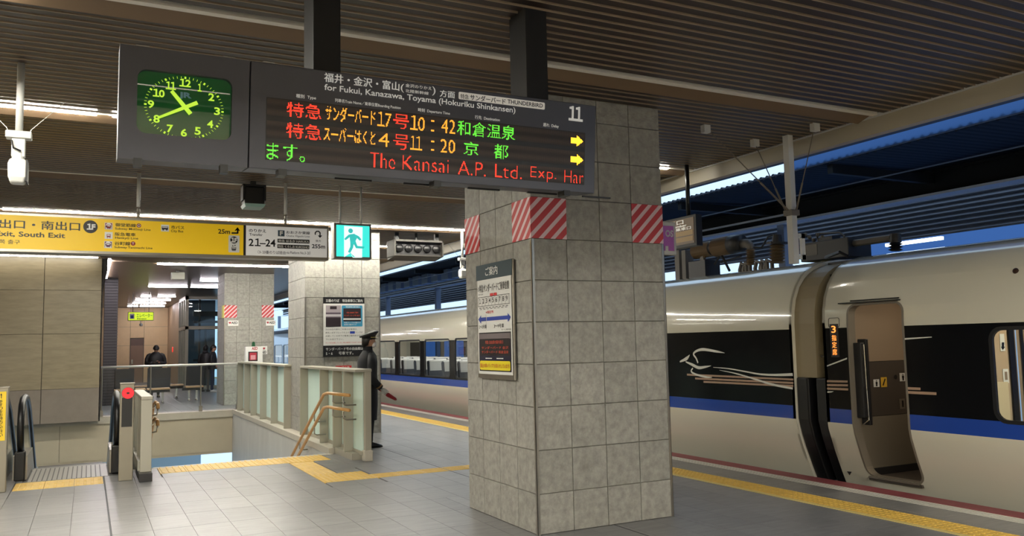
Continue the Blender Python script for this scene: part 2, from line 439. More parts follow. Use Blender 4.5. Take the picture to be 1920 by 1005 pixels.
# ceiling with slats
CZ = 3.78
b = B(); b.box(-6, 7.0, -7, 23.6, 3.86, 3.95)
ceiling = struct('ceiling', b, [M_plen])
P_ = 0.1085
sl = B(); L0, L1 = -5.9, 6.93
sl.box(0, L1-L0, 0.0, 0.078, 0, 0.03, 0)
sl.box(0, L1-L0, -0.009, 0.0, -0.004, 0.034, 1)
me_slat = mkmesh('slat', sl, [M_slat, M_lip])
chan = [(2.72, []), (5.53, [(-5.6, -0.5)]), (8.345, [(-5.6, 0.02), (0.15, 0.19), (6.40, 6.53)]), (11.33, []), (14.49, [(-1.2, 6.40)]), (17.4, [(-1.2, 6.4)]), (20.0, []), (-0.1, []), (-2.9, [(-5.5, 6.5)]), (-5.7, [(-5.5, 6.5)])]  # lit runs off view at left and over the stairs are added light
chY = [c[0] for c in chan]
n = 0
y = -4.3
while y < 22.3:
    yy = 6.444+round((y-6.444)/P_)*P_
    if not any(c-0.095 < yy < c+0.215 for c in chY):
        inst('slat', me_slat, ceiling, (L0, yy, CZ)); n += 1
    y += P_
def ceiling_lamp(Y, segs, lab):
    t = thing('ceiling_light', lab, 'light', (2, Y, CZ), group='linear lamp troughs between the ceiling slats')
    b = B(); b.hexa([(L0, Y+.04, CZ+.02), (L1, Y+.04, CZ+.02), (L1, Y+.04, CZ+.03), (L0, Y+.04, CZ+.03)], [(L0, Y+.215, CZ-(.014 if Y < 0 else .035)), (L1, Y+.215, CZ-(.014 if Y < 0 else .035)), (L1, Y+.215, CZ+.03), (L0, Y+.215, CZ+.03)]); obj('trough', b, [M_trough], t)
    b = B(); b.box(L0, L1, Y-0.025, Y+0.036, CZ+(0.03 if Y < -1 else -0.003), CZ+0.04); obj('diffuser', b, [M_off], t, label='unlit pale diffuser strip')
    for a, c in segs:
        b = B(); b.box(a, c, Y-0.022, Y+0.034, CZ+(.012 if Y < -1 else -0.016), CZ+(.028 if Y < -1 else -0.003)); obj('tube', b, [M_lampB if Y < 7 else M_lamp], t, label='lit warm white tube')
labs = ['unlit linear lamp strip crossing the brown slats at the top right', 'linear lamp strip behind the two black posts, lit only at its added unseen end',
        'linear lamp strip left of the clock, lit up to the clock housing', 'unlit linear trough in the slats just behind the grey ceiling camera box',
        'long lit white line of light above the yellow exit sign', 'added lit line over the stairs, behind the long one, to brighten the well', 'unlit linear trough over the far part of the stair well', 'unlit linear trough right above the viewer', 'lit linear lamp over the near platform behind the viewer', 'lit linear lamp furthest behind the viewer']
for (Y, sg), lb in zip(chan, labs): ceiling_lamp(Y, sg, lb)
b = B(); b.box(-6, 7.0, 22.3, 50, CZ, 3.95)
c2 = struct('ceiling_2', b, [mat('hall ceiling', (74, 60, 46), 0.28, noise=0.05)])
t = thing('ceiling_light', 'thin lit line across the hall ceiling just under the yellow sign', 'light', (3.2, 22.55, CZ))
b = B(); b.box(1.5, 5.6, 22.5, 22.56, CZ-0.03, CZ-0.004); obj('tube', b, [M_lamp], t)
b = B(); b.box(1.4, 5.7, 22.47, 22.7, CZ-0.004, CZ+0.01); obj('trough', b, [M_trough], t)
hl = [(1.77, 3.0, 30.6), (3.12, 4.3, 30.6), (3.1, 4.6, 27.7), (1.82, 2.2, 36.25), (2.45, 3.12, 36.3), (1.75, 3.15, 38.9), (1.75, 3.15, 41.5), (1.65, 2.1, 44.2), (2.2, 3.3, 44.2)]
hlab = ['near the elevator sign, wide lamp left of the pair', 'near the elevator sign, wide lamp right of the pair', 'nearest pinkish tube beside the far stone column', 'short left tube of the second row from the front',
        'second row from the front, right short tube', 'single wide tube in the third row', 'single wide tube in the fourth row', 'last row left short tube over the beige wall', 'last row right tube over the beige wall']
for (a, c, Y), lb in zip(hl, hlab):
    t = thing('ceiling_light', 'pinkish white hall ceiling tube, '+lb, 'light', ((a+c)/2, Y, CZ), group='hall ceiling tubes')
    b = B(); b.box(a, c, Y-.03, Y+.03, CZ-0.035, CZ-0.012); obj('tube', b, [M_halllamp], t)
    b = B(); b.box(a-.03, c+.03, Y-.09, Y+.09, CZ-0.012, CZ-0.001); obj('housing', b, [M_dark], t)
t = thing('ceiling_light', 'bright tube running along the top of the dark pier beside the grey wall', 'light', (0.42, 24, CZ))
b = B(); b.box(0.36, 0.44, 21.9, 27.0, CZ-0.05, CZ-0.01); obj('tube', b, [M_halllamp], t)
b = B(); b.box(0.28, 0.36, 21.6, 27.8, CZ-0.30, CZ-0.001); obj('cove', b, [M_dark], t)

t = thing('ceiling_light', 'light cove washing the top of the grey panel wall', 'light', (-2, 21.2, CZ))
b = B(); b.box(-4, 0.15, 21.28, 21.32, CZ-0.03, CZ-0.004); obj('tube', b, [glow('cove tube', LAMP_WARM, 26.0)], t)
b = B(); b.box(-4.1, 0.2, 21.16, 21.45, CZ-0.004, CZ+0.02); obj('trough', b, [M_trough], t)
# fascia along the platform roof edge
b = B(); b.box(6.95, 7.05, -7, 50, 3.60, 3.80, 0); b.box(6.93, 6.95, -7, 50, 3.765, 3.80, 1)
struct('trim_2', b, [M_fascia, mat('fascia edge', (200, 200, 200), 0.3)])
b = B(); b.box(7.0, 7.15, -7, 50, 3.80, 4.0, 0); b.add([(7.0,-7,4.0),(7.0,50,4.0),(9.0,50,4.75),(9.0,-7,4.75),(7.0,-7,4.05),(7.0,50,4.05),(9.0,50,4.8),(9.0,-7,4.8)], [(0,1,2,3),(7,6,5,4)], 0)
struct('roof', b, [mat('roof edge blue grey', (70, 84, 110), 0.6)])
b = B(); b.box(-6, 7.0, -7, 50, 4.0, 4.1); struct('roof_2', b, [M_plen])
# walls enclosing
M_panel = mat('concrete panel', (150, 138, 114), 0.34, noise=0.16, nscale=3.0, bump=0.05, bscale=30, stretch=(1, 1, 5))
M_skirt = mat('dark stone skirting', (136, 126, 116), 0.5, noise=0.08, nscale=5)
b = B(); b.box(-6, 0.24, 21.66, 21.9, 0, CZ)
wl = struct('wall_front', b, [M_joint])
zs = [0.0, 0.77, 2.02, 3.02, 3.775]; xs = [-3.0, -0.93, 0.265]
for i in range(len(zs)-1):
    for j in range(len(xs)-1):
        q = B(); g = 0.006
        q.box(xs[j]+g, xs[j+1]-g, 21.60, 21.66, zs[i]+g*0.5, zs[i+1]-g*0.5)
        obj('panel', q, [M_skirt if i == 0 else M_panel], wl, bevel=0.003)
b = B(); b.box(0.24, 0.27, 21.6, 21.95, 0, CZ); obj('edge_trim', b, [M_dark], wl)
b = B(); b.box(0.40, 0.76, 27.6, 28.4, 0, CZ, 0)
for k in range(44): b.box(0.395, 0.765, 27.59, 27.6, 0.02+k*0.085, 0.085+k*0.085, 1)
struct('wall_pier', b, [mat('pier joint', (36, 34, 38), 0.7), mat('dark brick', (62, 58, 62), 0.5)])
M_beige = mat('beige wall', (236, 206, 160), 0.5, noise=0.04, nscale=3)
b = B(); b.box(-6, 4.4, 46.06, 46.3, 0, CZ); wb = struct('wall_back', b, [M_joint])
zs = [0, 0.93, 1.86, 2.8, 3.77]; xs = [-1.5, 0.6, 1.86, 2.5, 3.62]
for i in range(4):
    for j in range(4):
        if j == 2 and i < 2: continue
        z0 = zs[i] if not (j == 2 and i == 2) else 2.24
        q = B(); q.box(xs[j]+.006, xs[j+1]-.006, 46.0, 46.06, z0+.004, zs[i+1]-.004); obj('panel', q, [M_beige], wb)
b = B(); b.box(1.89, 2.47, 46.01, 46.05, 0, 2.2); d1 = struct('door_1', b, [mat('door brown', (150, 124, 104), 0.5)])
b = B(); b.box(1.89, 2.47, 46.0, 46.012, 1.86, 2.2); obj('transom', b, [mat('door transom', (118, 98, 88), 0.5)], d1)
b = B(); b.cyl((1.97, 45.99, 1.0), (1.97, 45.93, 1.0), .02); b.box(1.94, 2.0, 45.99, 46.01, 0.95, 1.16); obj('door_handle', b, [M_chrome], d1)
b = B(); b.box(3.62, 3.8, 39.1, 46.1, 0, CZ); struct('wall_right', b, [mat('hall side wall', (186, 160, 130), 0.5)])
b = B(); b.box(-6.1, -6, -7, 50, -4, 4); struct('wall_left', b, [M_panel])
b = B(); b.box(-6, 7.0, -7.1, -7, 0, 4); struct('wall_rear', b, [M_panel])

# ------------------------------------------------------------------ stone columns
def tile_mesh():
    q = B(); a = 0.5; h = 0.015; c = 0.482
    # unit tile in XZ, front at -Y, chamfered
    q.add([(-a,0,-a),(a,0,-a),(a,0,a),(-a,0,a),(-c-.008,-h,-c-.008),(c+.008,-h,-c-.008),(c+.008,-h,c+.008),(-c-.008,-h,c+.008)],
          [(4,5,6,7),(0,1,5,4),(1,2,6,5),(2,3,7,6),(3,0,4,7)])
    q.v = [(x*0.996, y, z*0.996) for x, y, z in q.v]
    return mkmesh('tile', q, [M_coltile])
me_ct = tile_mesh()
def column(c, label, far_faces=True):
    t = thing('column', label, 'column', (c[0]+CW/2, c[1]+CW/2, 0))
    x0, x1, y0, y1 = c[0], c[0]+CW, c[1], c[1]+CW
    q = B(); q.box(x0+.015, x1-.015, y0+.015, y1-.015, 0, CZ); obj('core', q, [M_joint], t)
    tw = CW/4; rows = [0.0]+[0.332+0.36*k for k in range(10)]+[CZ]
    for i in range(len(rows)-1):
        z0, z1 = rows[i], rows[i+1]; zc = (z0+z1)/2
        for j in range(4):
            o = (j+.5)*tw
            inst('tile', me_ct, t, (x0+o, y0+.015, zc), (0, 0, 0), (tw, 1, z1-z0))
            inst('tile', me_ct, t, (x0+.015, y0+o, zc), (0, 0, -PI/2), (tw, 1, z1-z0))
            if far_faces:
                inst('tile', me_ct, t, (x1-.015, y0+o, zc), (0, 0, PI/2), (tw, 1, z1-z0))
                if i < 11 and False: pass
    q = B(); q.box(x0+.01, x1-.01, y1-.015, y1, 0, CZ); obj('rear_face', q, [M_coltile], t)
    q = B()
    for (cx, cy, sx, sy) in ((x0, y0, 1, 1), (x1, y0, -1, 1)):
        q.box(min(cx-.004*sx, cx+.022*sx), max(cx-.004*sx, cx+.022*sx), cy-.004, cy, 0, 2.49)
        q.box(min(cx-.004*sx, cx), max(cx-.004*sx, cx), cy-.004, cy+.022, 0, 2.49)
    obj('corner_guard', q, [M_steel], t)
    return t
colA = column(CA, 'large grey stone tiled column in the foreground with a guide poster')
colB = column(CB, 'grey stone tiled column behind the uniformed guard')
colC = column(CC, 'farther grey stone tiled column with the defibrillator box')
RED, PINK = (196, 62, 66), (232, 205, 208)
SX = stripem('warning stripes front', RED, PINK, 0, 1.0, 0.118, 0.6)
SY = stripem('warning stripes side', RED, PINK, 1, -1.0, 0.118, 0.6)
def warn(c, face, col, label, off=0.0):
    tw = CW/4; z0, z1 = 2.493, 2.852
    q = B()
    if face == 'f': x = c[0]+col*tw; q.box(x, x+tw, c[1]-.006, c[1]-.001, z0, z1); m = SX
    else: y = c[1]+col*tw; q.box(c[0]-.006, c[0]-.001, y, y+tw, z0, z1); m = SY
    q.v = q.v
    ctr = [sum(v[i] for v in q.v)/8 for i in range(3)]
    tag(obj('warning_panel', q, [m], loc=ctr), label, 'warning sign', 'red and white striped warning panels')
warn(CA, 'f', 0, 'red and white striped panel on the front corner of the big column, facing the viewer')
warn(CA, 'f', 3, 'red and white striped panel on the train side end of the big column')
warn(CA, 's', 0, 'orange-red striped panel around the near corner on the poster side of the big column')
warn(CA, 's', 3, 'orange-red striped panel at the far edge of the poster side of the big column')
warn(CC, 'f', 0, 'small striped panel at left on the far column above the defibrillator')
warn(CC, 'f', 3, 'small striped panel at right on the far column above the defibrillator')

# ------------------------------------------------------------------ train
X0 = 7.5; XC = X0+1.45
def xs_(z):
    pts = [(-.5,.42),(-.35,.36),(-.1,.26),(.05,.195),(.15,.155),(.3,.095),(.45,.045),(.55,.012),(.63,0),(1.75,0),(1.9,.012),(2.05,.045),(2.2,.115)]
    if z <= pts[0][0]: return X0+pts[0][1]
    for (a, xa), (c, xb) in zip(pts, pts[1:]):
        if z <= c:
            return X0+xa+(xb-xa)*(z-a)/(c-a)
    return X0+pts[-1][1]
ROOF = [(2.2, .115), (2.27, .165), (2.34, .225), (2.40, .30), (2.45, .39), (2.49, .50), (2.525, .66), (2.55, .85), (2.565, 1.1), (2.575, 1.45)]
T_white = mat('train cream paint', (216, 212, 196), 0.16, coat=0.8)
T_blue = mat('train blue stripe', (34, 72, 168), 0.2, coat=0.5)
T_black = mat('train black band', (14, 15, 18), 0.16, spec=.3)
T_dark = mat('train underside dark', (26, 25, 25), 0.6)
T_glass = glassm('train glass', (0.72, 0.78, 0.80), 0.02)
T_frame = mat('window frame dark', (30, 30, 32), 0.3)
def arc_lines(a0, a1, b0, b1, r, n=4):
    L = {a0, a1, b0, b1}; ya = {a0, a1}; zb = {b0, b1}
    for k in range(1, n+1):
        t = PI/2*k/n; d = r*(1-math.cos(t)); e = r*(1-math.sin(PI/2-t) if False else 1-math.cos(t))
        ya |= {a0+d, a1-d}; zb |= {b0+e, b1-e}
    # use matching angles so the arc passes through grid crossings
    ya |= {a0+r*(1-math.cos(PI/2*k/n)) for k in range(n+1)} | {a1-r*(1-math.cos(PI/2*k/n)) for k in range(n+1)}
    zb |= {b0+r*(1-math.sin(PI/2*k/n)) for k in range(n+1)} | {b1-r*(1-math.sin(PI/2*k/n)) for k in range(n+1)}
    return ya, zb
def uniq(s, eps=1e-4):
    o = []
    for x in sorted(s):
        if not o or x-o[-1] > eps: o.append(x)
    return o
def inside_rr(y, z, o):
    a0, a1, b0, b1, r = o
    if not (a0 < y < a1 and b0 < z < b1): return False
    cy = min(max(y, a0+r), a1-r); cz = min(max(z, b0+r), b1-r)
    return (y-cy)**2+(z-cz)**2 < r*r+1e-9 or (cy == y or cz == z)
def skin(y0, y1, opens, far=False, roof=True):
    ys = {y0, y1}; zs = {-.35, -.1, .05, .15, .3, .45, .55, .63, .785, 1.69, 1.75, 1.9, 2.05, 2.2}
    for o in opens:
        a, c = arc_lines(*o); ys |= a; zs |= c
    ys = uniq(ys); zs = uniq(zs); q = B()
    fx = (lambda x: 2*XC-x) if far else (lambda x: x)
    def P(y, z): return (fx(xs_(z)), y, z)
    for i in range(len(ys)-1):
        for j in range(len(zs)-1):
            a, c, d, e = ys[i], ys[i+1], zs[j], zs[j+1]; zm = (d+e)/2
            m = 0 if zm < .63 else (1 if zm < .785 else (2 if zm < 1.69 else 0))
            cor = [(a, d), (c, d), (c, e), (a, e)]
            keep = list(cor)
            mid = ((a+c)/2, zm)
            inn = False
            for o in opens:
                if o[0]-1e-6 <= a and c <= o[1]+1e-6 and o[2]-1e-6 <= d and e <= o[3]+1e-6:
                    h = (o[0]+o[1])/2; k = (o[2]+o[3])/2; r = o[4]
                    cy = min(max(mid[0], o[0]+r), o[1]-r); cz = min(max(mid[1], o[2]+r), o[3]-r)
                    if abs(cy-mid[0]) < 1e-6 or abs(cz-mid[1]) < 1e-6: inn = True; break
                    ins = [((p[0]-cy)**2+(p[1]-cz)**2) < r*r-1e-7 for p in cor]
                    on = [abs(math.hypot(p[0]-cy, p[1]-cz)-r) < 2e-4 for p in cor]
                    if all(i_ or o_ for i_, o_ in zip(ins, on)): inn = True; break
                    keep = [p for p, i_, o_ in zip(cor, ins, on) if not i_]
                    break
            if inn or len(keep) < 3: continue
            vs = [P(*p) for p in keep]
            q.add(vs, [tuple(range(len(vs))) if far else tuple(range(len(vs)))[::-1]], m)
    if roof:
        R = [(z, x) for z, x in ROOF]
        for (z0, xa), (z1, xb) in zip(R, R[1:]):
            q.add([(fx(X0+xa), y0, z0), (fx(X0+xa), y1, z0), (fx(X0+xb), y1, z1), (fx(X0+xb), y0, z1)], [(0,1,2,3)], 0)
    return q
def merge_smooth(o, ang=30):
    import bmesh
    bm = bmesh.new(); bm.from_mesh(o.data); bmesh.ops.remove_doubles(bm, verts=bm.verts, dist=0.0002); bmesh.ops.recalc_face_normals(bm, faces=bm.faces)
    bm.to_mesh(o.data); bm.free()
    o.data.polygons.foreach_set('use_smooth', [True]*len(o.data.polygons))
    try: o.data.set_sharp_from_angle(angle=math.radians(ang))
    except Exception: pass
def outline_ring(q, o, w_, off, th=0.03, m=0, n=5, xfun=None):      # frame around an opening following the body
    xf = xfun or xs_
    A = rr(o[0], o[2], o[1], o[3], o[4], n)
    def dens(L):
        out = []
        for (a, c), (d, e) in zip(L, L[1:]+L[:1]):
            k = max(1, int(math.hypot(d-a, e-c)/0.12))
            for i in range(k): out.append((a+(d-a)*i/k, c+(e-c)*i/k))
        return out
    Ad = dens(A); cy, cz = (o[0]+o[1])/2, (o[2]+o[3])/2
    def sh(p, s):
        y, z = p; r = o[4]; ccy = min(max(y, o[0]+r), o[1]-r); ccz = min(max(z, o[2]+r), o[3]-r)
        dy, dz = y-ccy, z-ccz; l = math.hypot(dy, dz) or 1
        return (y+dy/l*s, z+dz/l*s)
    rings = []
    for s_, dx in ((0, th), (0, -off), (w_, -off), (w_, 0.002)):
        rings.append([(xf(z)+dx, y, z) for y, z in (sh(p, s_) for p in Ad)])
    q.ring_loft(rings, m, cap=False)
W_in = mat('train interior wall', (196, 184, 166), 0.6)
W_floor = mat('train interior floor', (70, 62, 56), 0.5)
W_light = glow('train ceiling light', (1.0, 0.93, 0.82), 9.0)
SEATM = mat('seat fabric', (70, 74, 84), 0.8); COVER = mat('seat cover', (206, 206, 204), 0.7)
def train_car(label, y0, y1, opens_near, opens_far, interior=True):
    t = thing('train_car', label, 'train car', (XC, (y0+y1)/2, 0), group='coupled train cars')
    o = obj('body', skin(y0, y1, opens_near), [T_white, T_blue, T_black], t); merge_smooth(o)
    o = obj('far_side', skin(y0, y1, opens_far, far=True), [T_white, T_blue, T_black], t); merge_smooth(o)
    # end walls
    for ye, nm in ((y0, 'end_wall'), (y1, 'end_wall')):
        ring = [(xs_(z), ye, z) for z in (-.35,-.1,.15,.3,.45,.63,1.2,1.75,1.9,2.05,2.2)]+[(X0+x, ye, z) for z, x in ROOF[1:]]
        ring += [(2*XC-x, y, z) for x, y, z in ring[::-1][1:]]
        n_ = len(ring); q = B(); dy = 0.04 if ye == y0 else -0.04
        q.add(ring+[(x, y+dy, z) for x, y, z in ring], [tuple(range(n_)), tuple(range(n_, 2*n_))[::-1]]+[(i, (i+1) % n_, (i+1) % n_+n_, i+n_) for i in range(n_)])
        obj(nm, q, [T_white], t)
    q = B(); q.box(X0+.3, 2*XC-X0-.3, y0+.05, y1-.05, -.06, 0.02, 0); obj('floor_pan', q, [W_floor], t)
    q = B(); q.box(X0+.5, 2*XC-X0-.5, y0+1.2, y1-1.2, -1.0, -.4); obj('underframe', q, [T_dark], t)
    return t
def windows(t, ops, far=False):
    for o in ops:
        q = B(); n_ = rr(o[0]-.004, o[2]-.004, o[1]+.004, o[3]+.004, o[4])
        if far: q.add([(2*XC-X0-.012, y, z) for y, z in n_], [tuple(range(len(n_)))])
        else: q.add([(X0+.012, y, z) for y, z in n_], [tuple(range(len(n_)))[::-1]])
        obj('window_glass', q, [T_glass], t)
        if not far:
            q = B(); outline_ring(q, o, 0.035, 0.003); obj('window_frame', q, [T_frame], t, smooth=False)
CL = [(17.96+1.93*k-0.0, 17.96+1.93*k+1.58, .84, 1.70, .06) for k in range(-3, 5)]
carL = train_car('cream train car with the bird emblem, left of the gap, reaching far behind the columns', 7.34, 28.6, CL, CL)
windows(carL, CL); windows(carL, CL, True)
DOOR = (5.82, 6.50, .07, 1.93, .09); WR = (2.4, 4.87, .80, 1.62, .09)
carR = train_car('cream train car right of the gap with an open door', -14, 6.87, [DOOR, WR, (-1.0, 1.6, .84, 1.66, .09)], [(-1.0, 4.6, .84, 1.66, .09)])
windows(carR, [WR, (-1.0, 1.6, .84, 1.66, .09)]); windows(carR, [(-1.0, 4.6, .84, 1.66, .09)], True)
CF = [(31+1.93*k, 31+1.93*k+1.58, .84, 1.70, .06) for k in range(0, 9)]
carF = train_car('farthest train car seen between the far stone columns', 29.1, 50, CF, CF)
windows(carF, CF); windows(carF, CF, True)
for t, a, c in ((carL, 11.5, 28.0), (carF, 30, 49.5)):
    q = B(); q.box(XC-.25, XC+.25, a, c, 2.2, 2.23); obj('interior_light', q, [W_light], t)
    q = B(); q.box(X0+.3, 2*XC-X0-.3, a, c, 2.24, 2.27); obj('interior_ceiling', q, [W_in], t)
def seat_mesh():
    q = B()
    q.box(-.22, .22, -.25, .25, .34, .46, 0); q.box(-.05, .05, -.18, .18, .02, .34, 0)
    pr = [(0.22, .42), (.30, .42), (.42, 1.12), (.38, 1.17), (.30, 1.14)]
    q.ring_loft([[(-.22, y, z) for y, z in pr], [(.22, y, z) for y, z in pr]], 0)
    pc = [(.278, .92), (.305, 1.15), (.385, 1.18), (.43, 1.13), (.415, .98)]
    q.ring_loft([[(-.19, y-.004, z+.006) for y, z in pc], [(.19, y-.004, z+.006) for y, z in pc]], 1)
    q.box(-.27, -.22, -.2, .25, .55, .6, 0); q.box(.22, .27, -.2, .25, .55, .6, 0)
    return mkmesh('seat', q, [SEATM, COVER])
me_seat = seat_mesh()
for k in range(8):
    for x in (X0+.36, X0+.86, XC+.62, XC+1.1):
        for t, yb in ((carL, 12.6), (carF, 31.2)):
            inst('seat', me_seat, t, (x, yb+k*1.93, 0.02)); inst('seat', me_seat, t, (x, yb+.965+k*1.93, 0.02))
# door frame, vestibule, window interior of the near car
q = B(); outline_ring(q, DOOR, 0.022, 0.006, 0.10); obj('door_frame', q, [mat('door seal', (120, 112, 100), 0.35)], carR)
q = B(); q.box(X0+.02, X0+.05, 5.86, 6.48, 1.975, 1.99); q.box(X0-.014, X0+.05, 5.84, 6.62, 1.955, 1.967); obj('rain_gutter', q, [T_frame], carR)
q = B(); q.box(X0+.17, X0+.62, 5.84, 6.49, 0.02, .05, 0); q.box(X0+.15, X0+.19, 5.86, 6.48, .045, .062, 1); obj('door_sill', q, [W_floor, M_steel], carR)
V_up = mat('vestibule upper panel', (150, 132, 112), 0.45); V_mid = mat('vestibule dark steel panel', (104, 98, 92), 0.28, metal=0.6); V_low = mat('vestibule lower panel', (120, 112, 98), 0.5)
YW = 6.66
def pwall(y0, y1, z0, z1, x1, ins=.03):
    zz = [z0]+[z for z in (.05,.15,.3,.45,.55,.63,1.75,1.9,2.05,2.2) if z0 < z < z1]+[z1]
    pr = [(xs_(z)+ins, z) for z in zz]+[(x1, z1), (x1, z0)]
    q = B(); q.ring_loft([[(x, y0, z) for x, z in pr], [(x, y1, z) for x, z in pr]][::-1], 0); return q
q = pwall(YW, YW+.05, 1.3, 2.2, 9.9); obj('vestibule_wall', q, [V_up], carR)
q = pwall(YW-.004, YW+.05, .68, 1.295, 9.9); obj('vestibule_wall', q, [V_mid], carR)
q = pwall(YW, YW+.05, .02, .675, 9.9); q.box(X0+.25, 9.9, YW-.02, YW, .02, .10, 1); obj('vestibule_wall', q, [V_low, M_dark], carR)
q = B(); q = pwall(5.0, 5.05, .02, 2.2, 9.0); q.box(9.0, 9.05, 5.0, YW, .02, 2.2); obj('vestibule_partition', q, [V_up], carR)
q = B(); q.box(X0+.2, 9.9, 5.0, YW, 2.2, 2.22); obj('vestibule_ceiling', q, [W_in], carR)
q = B(); q.box(8.1, 8.5, 5.55, 5.95, 2.19, 2.215); obj('vestibule_light', q, [glow('vestibule lamp', (1, .86, .66), 14.0)], carR)
q = B()      # plug door leaf edge, parked inside the far jamb
q.box(X0+.05, X0+.12, 6.40, 6.50, .70, 1.52, 0); q.box(X0+.12, X0+.16, 6.385, 6.50, .62, 1.56, 0)
obj('door_leaf', q, [T_frame], carR, bevel=.008)
q = B(); q.tube([(X0+.09, 6.39, 1.5), (X0+.09, 6.385, 1.0), (X0+.10, 6.385, .68), (X0+.10, 6.46, .63)], .008, 6); obj('grab_rail', q, [M_chrome], carR)
pw = face_y(YW-.006); q = B()
def icon(q, pl, x0, y0, x1, y1, m0, m1, kind='man', off=0.003):
    a = pl.px(x0, y1); b_ = pl.px(x1, y0); u0, v0, u1, v1 = a[0], a[1], b_[0], b_[1]; W, H = u1-u0, v1-v0
    q.rect(pl, u0, v0, u1, v1, off, 0.002, m0)
    cx = (u0+u1)/2
    if kind == 'man':
        q.disc(pl, (cx, v0+.8*H), .09*H, off+.002, 12, m1); q.rect(pl, cx-.17*W, v0+.38*H, cx+.17*W, v0+.68*H, off+.002, 0, m1); q.rect(pl, cx-.12*W, v0+.1*H, cx+.12*W, v0+.4*H, off+.002, 0, m1)
    elif kind == 'slash':
        q.poly(pl, [(u0+.2*W, v0+.2*H), (u0+.35*W, v0+.12*H), (u1-.2*W, v1-.2*H), (u1-.35*W, v1-.12*H)], off+.002, 0, m1)
for a in ((1638, 711, 1648, 726, 0, 1), (1652, 707, 1662, 726, 2, 1, 'slash'), (1687, 699, 1698, 715, 0, 1)):
    q = B(); icon(q, pw, *a); obj('notice', q, [M_white, M_black, mat('notice yellow', (222, 178, 60), 0.5)], carR)
a = pw.px(1679, 707); q = B(); q.disc(pw, a, .026, .004, 20); obj('button', q, [M_black], carR)
q = B(); q.rectpx(pw, 1686, 748, 1697, 766, .004, .004, 0); q.rectpx(pw, 1690, 751, 1694, 763, .006, 0, 1); obj('ticket_slot', q, [M_steel, M_black], carR)
# interior behind the right window
pi_ = face_y(4.985)
q = B(); q.rectpx(pi_, 1858, 618, 1900, 800, .0, .01, 0); obj('interior_partition', q, [mat('interior beige', (186, 164, 138), 0.55)], carR)
q = B(); q.polypx(pi_, [(1866, 800), (1866, 716), (1888, 716), (1894, 800)][::-1][::1], .012, .01, 0); obj('interior_ledge', q, [mat('interior ledge', (214, 198, 164), 0.5)], carR)
q = B(); q.rectpx(pi_, 1903, 612, 1916, 800, .004, .004, 0); obj('interior_door_gap', q, [glow('painted daylight glow', (.30, .50, .85), .7)], carR)  # solid strip that glows blue, daylight put into its colour
q = B(); q.rectpx(pi_, 1899, 612, 1903, 800, .006, .004, 0); q.rectpx(pi_, 1916, 612, 1926, 800, .006, .004, 0); obj('interior_door_edge', q, [M_black], carR)
q = B(); q.box(7.9, 8.1, 2.6, 4.6, 2.2, 2.22); obj('interior_light', q, [glow('saloon lamp', (1, .85, .62), 26.0)], carR)
q = B(); q.box(X0+.25, 9.9, -10, 4.95, 2.24, 2.27); obj('interior_ceiling', q, [W_in], carR)
q = B()
q.rectpx(pi_, 1873, 626, 1884, 658, .006, .003, 0); q.polypx(pi_, [(1877, 642), (1881, 642), (1881, 650), (1883, 650), (1879, 656), (1875, 650), (1877, 650)], .009, 0, 1)
q.rectpx(pi_, 1879, 692, 1891, 718, .006, .003, 0); q.rectpx(pi_, 1882, 697, 1888, 712, .009, 0, 2)
obj('interior_notice', q, [M_white, M_black, V_up], carR)
# gangway between the cars
t = carL
def prof_ring(y, inset, zlo, zhi):
    L = [z for z in (-.35,-.1,.05,.15,.3,.45,.63,.9,1.12,1.4,1.75,1.9,2.05,2.2) if zlo-1e-6 <= z <= zhi+1e-6]
    r = [(xs_(z)+inset, y, z) for z in L]
    if zhi > 2.3: r += [(X0+x+inset*.6, y, z-inset*.7) for z, x in ROOF[1:]]
    return r
def shell(q, y0, y1, inset, zlo, zhi, depth=.6, m=0):
    a = prof_ring(y0, inset, zlo, zhi); c = prof_ring(y1, inset, zlo, zhi)
    a2 = a+[(a[-1][0] if zhi > 2.3 else a[-1][0]+depth, y0, a[-1][2]-(.3 if zhi > 2.3 else 0)), (a[0][0]+depth, y0, a[0][2])]
    c2 = c+[(c[-1][0] if zhi > 2.3 else c[-1][0]+depth, y1, c[-1][2]-(.3 if zhi > 2.3 else 0)), (c[0][0]+depth, y1, c[0][2])]
    q.ring_loft([a2, c2], m)
q = B(); shell(q, 7.03, 7.34, .05, 1.12, 2.6); obj('gangway_hood', q, [mat('gangway beige', (150, 136, 108), 0.5)], t)
q = B(); shell(q, 6.90, 7.34, .22, -.1, 2.6); obj('gangway_tunnel', q, [mat('tunnel brown', (70, 60, 48), 0.7)], t)
q = B(); shell(q, 7.16, 7.34, .03, -.12, 1.12, .3); obj('bellows', q, [M_rubber], t, bevel=.02)
q = B(); shell(q, 6.90, 7.06, .05, -.12, 1.12, .3); obj('bellows', q, [M_rubber], t, bevel=.02)
q = B(); q.tube([(X0+.1, 6.92, 1.36), (X0+.1, 7.0, 1.37), (X0+.16, 7.05, 1.37)], .013, 6); obj('hook', q, [M_steel], t)
q = B(); q.box(X0+.6, XC+.9, 6.95, 7.28, 2.30, 2.50); q.tube([(X0+.55, 6.92, 2.54), (X0+.5, 7.0, 2.60), (X0+.7, 7.4, 2.58)], .02, 6); q.box(X0+.35, X0+.5, 6.9, 7.05, 2.25, 2.33); obj('roof_cable_tray', q, [M_dark], t)
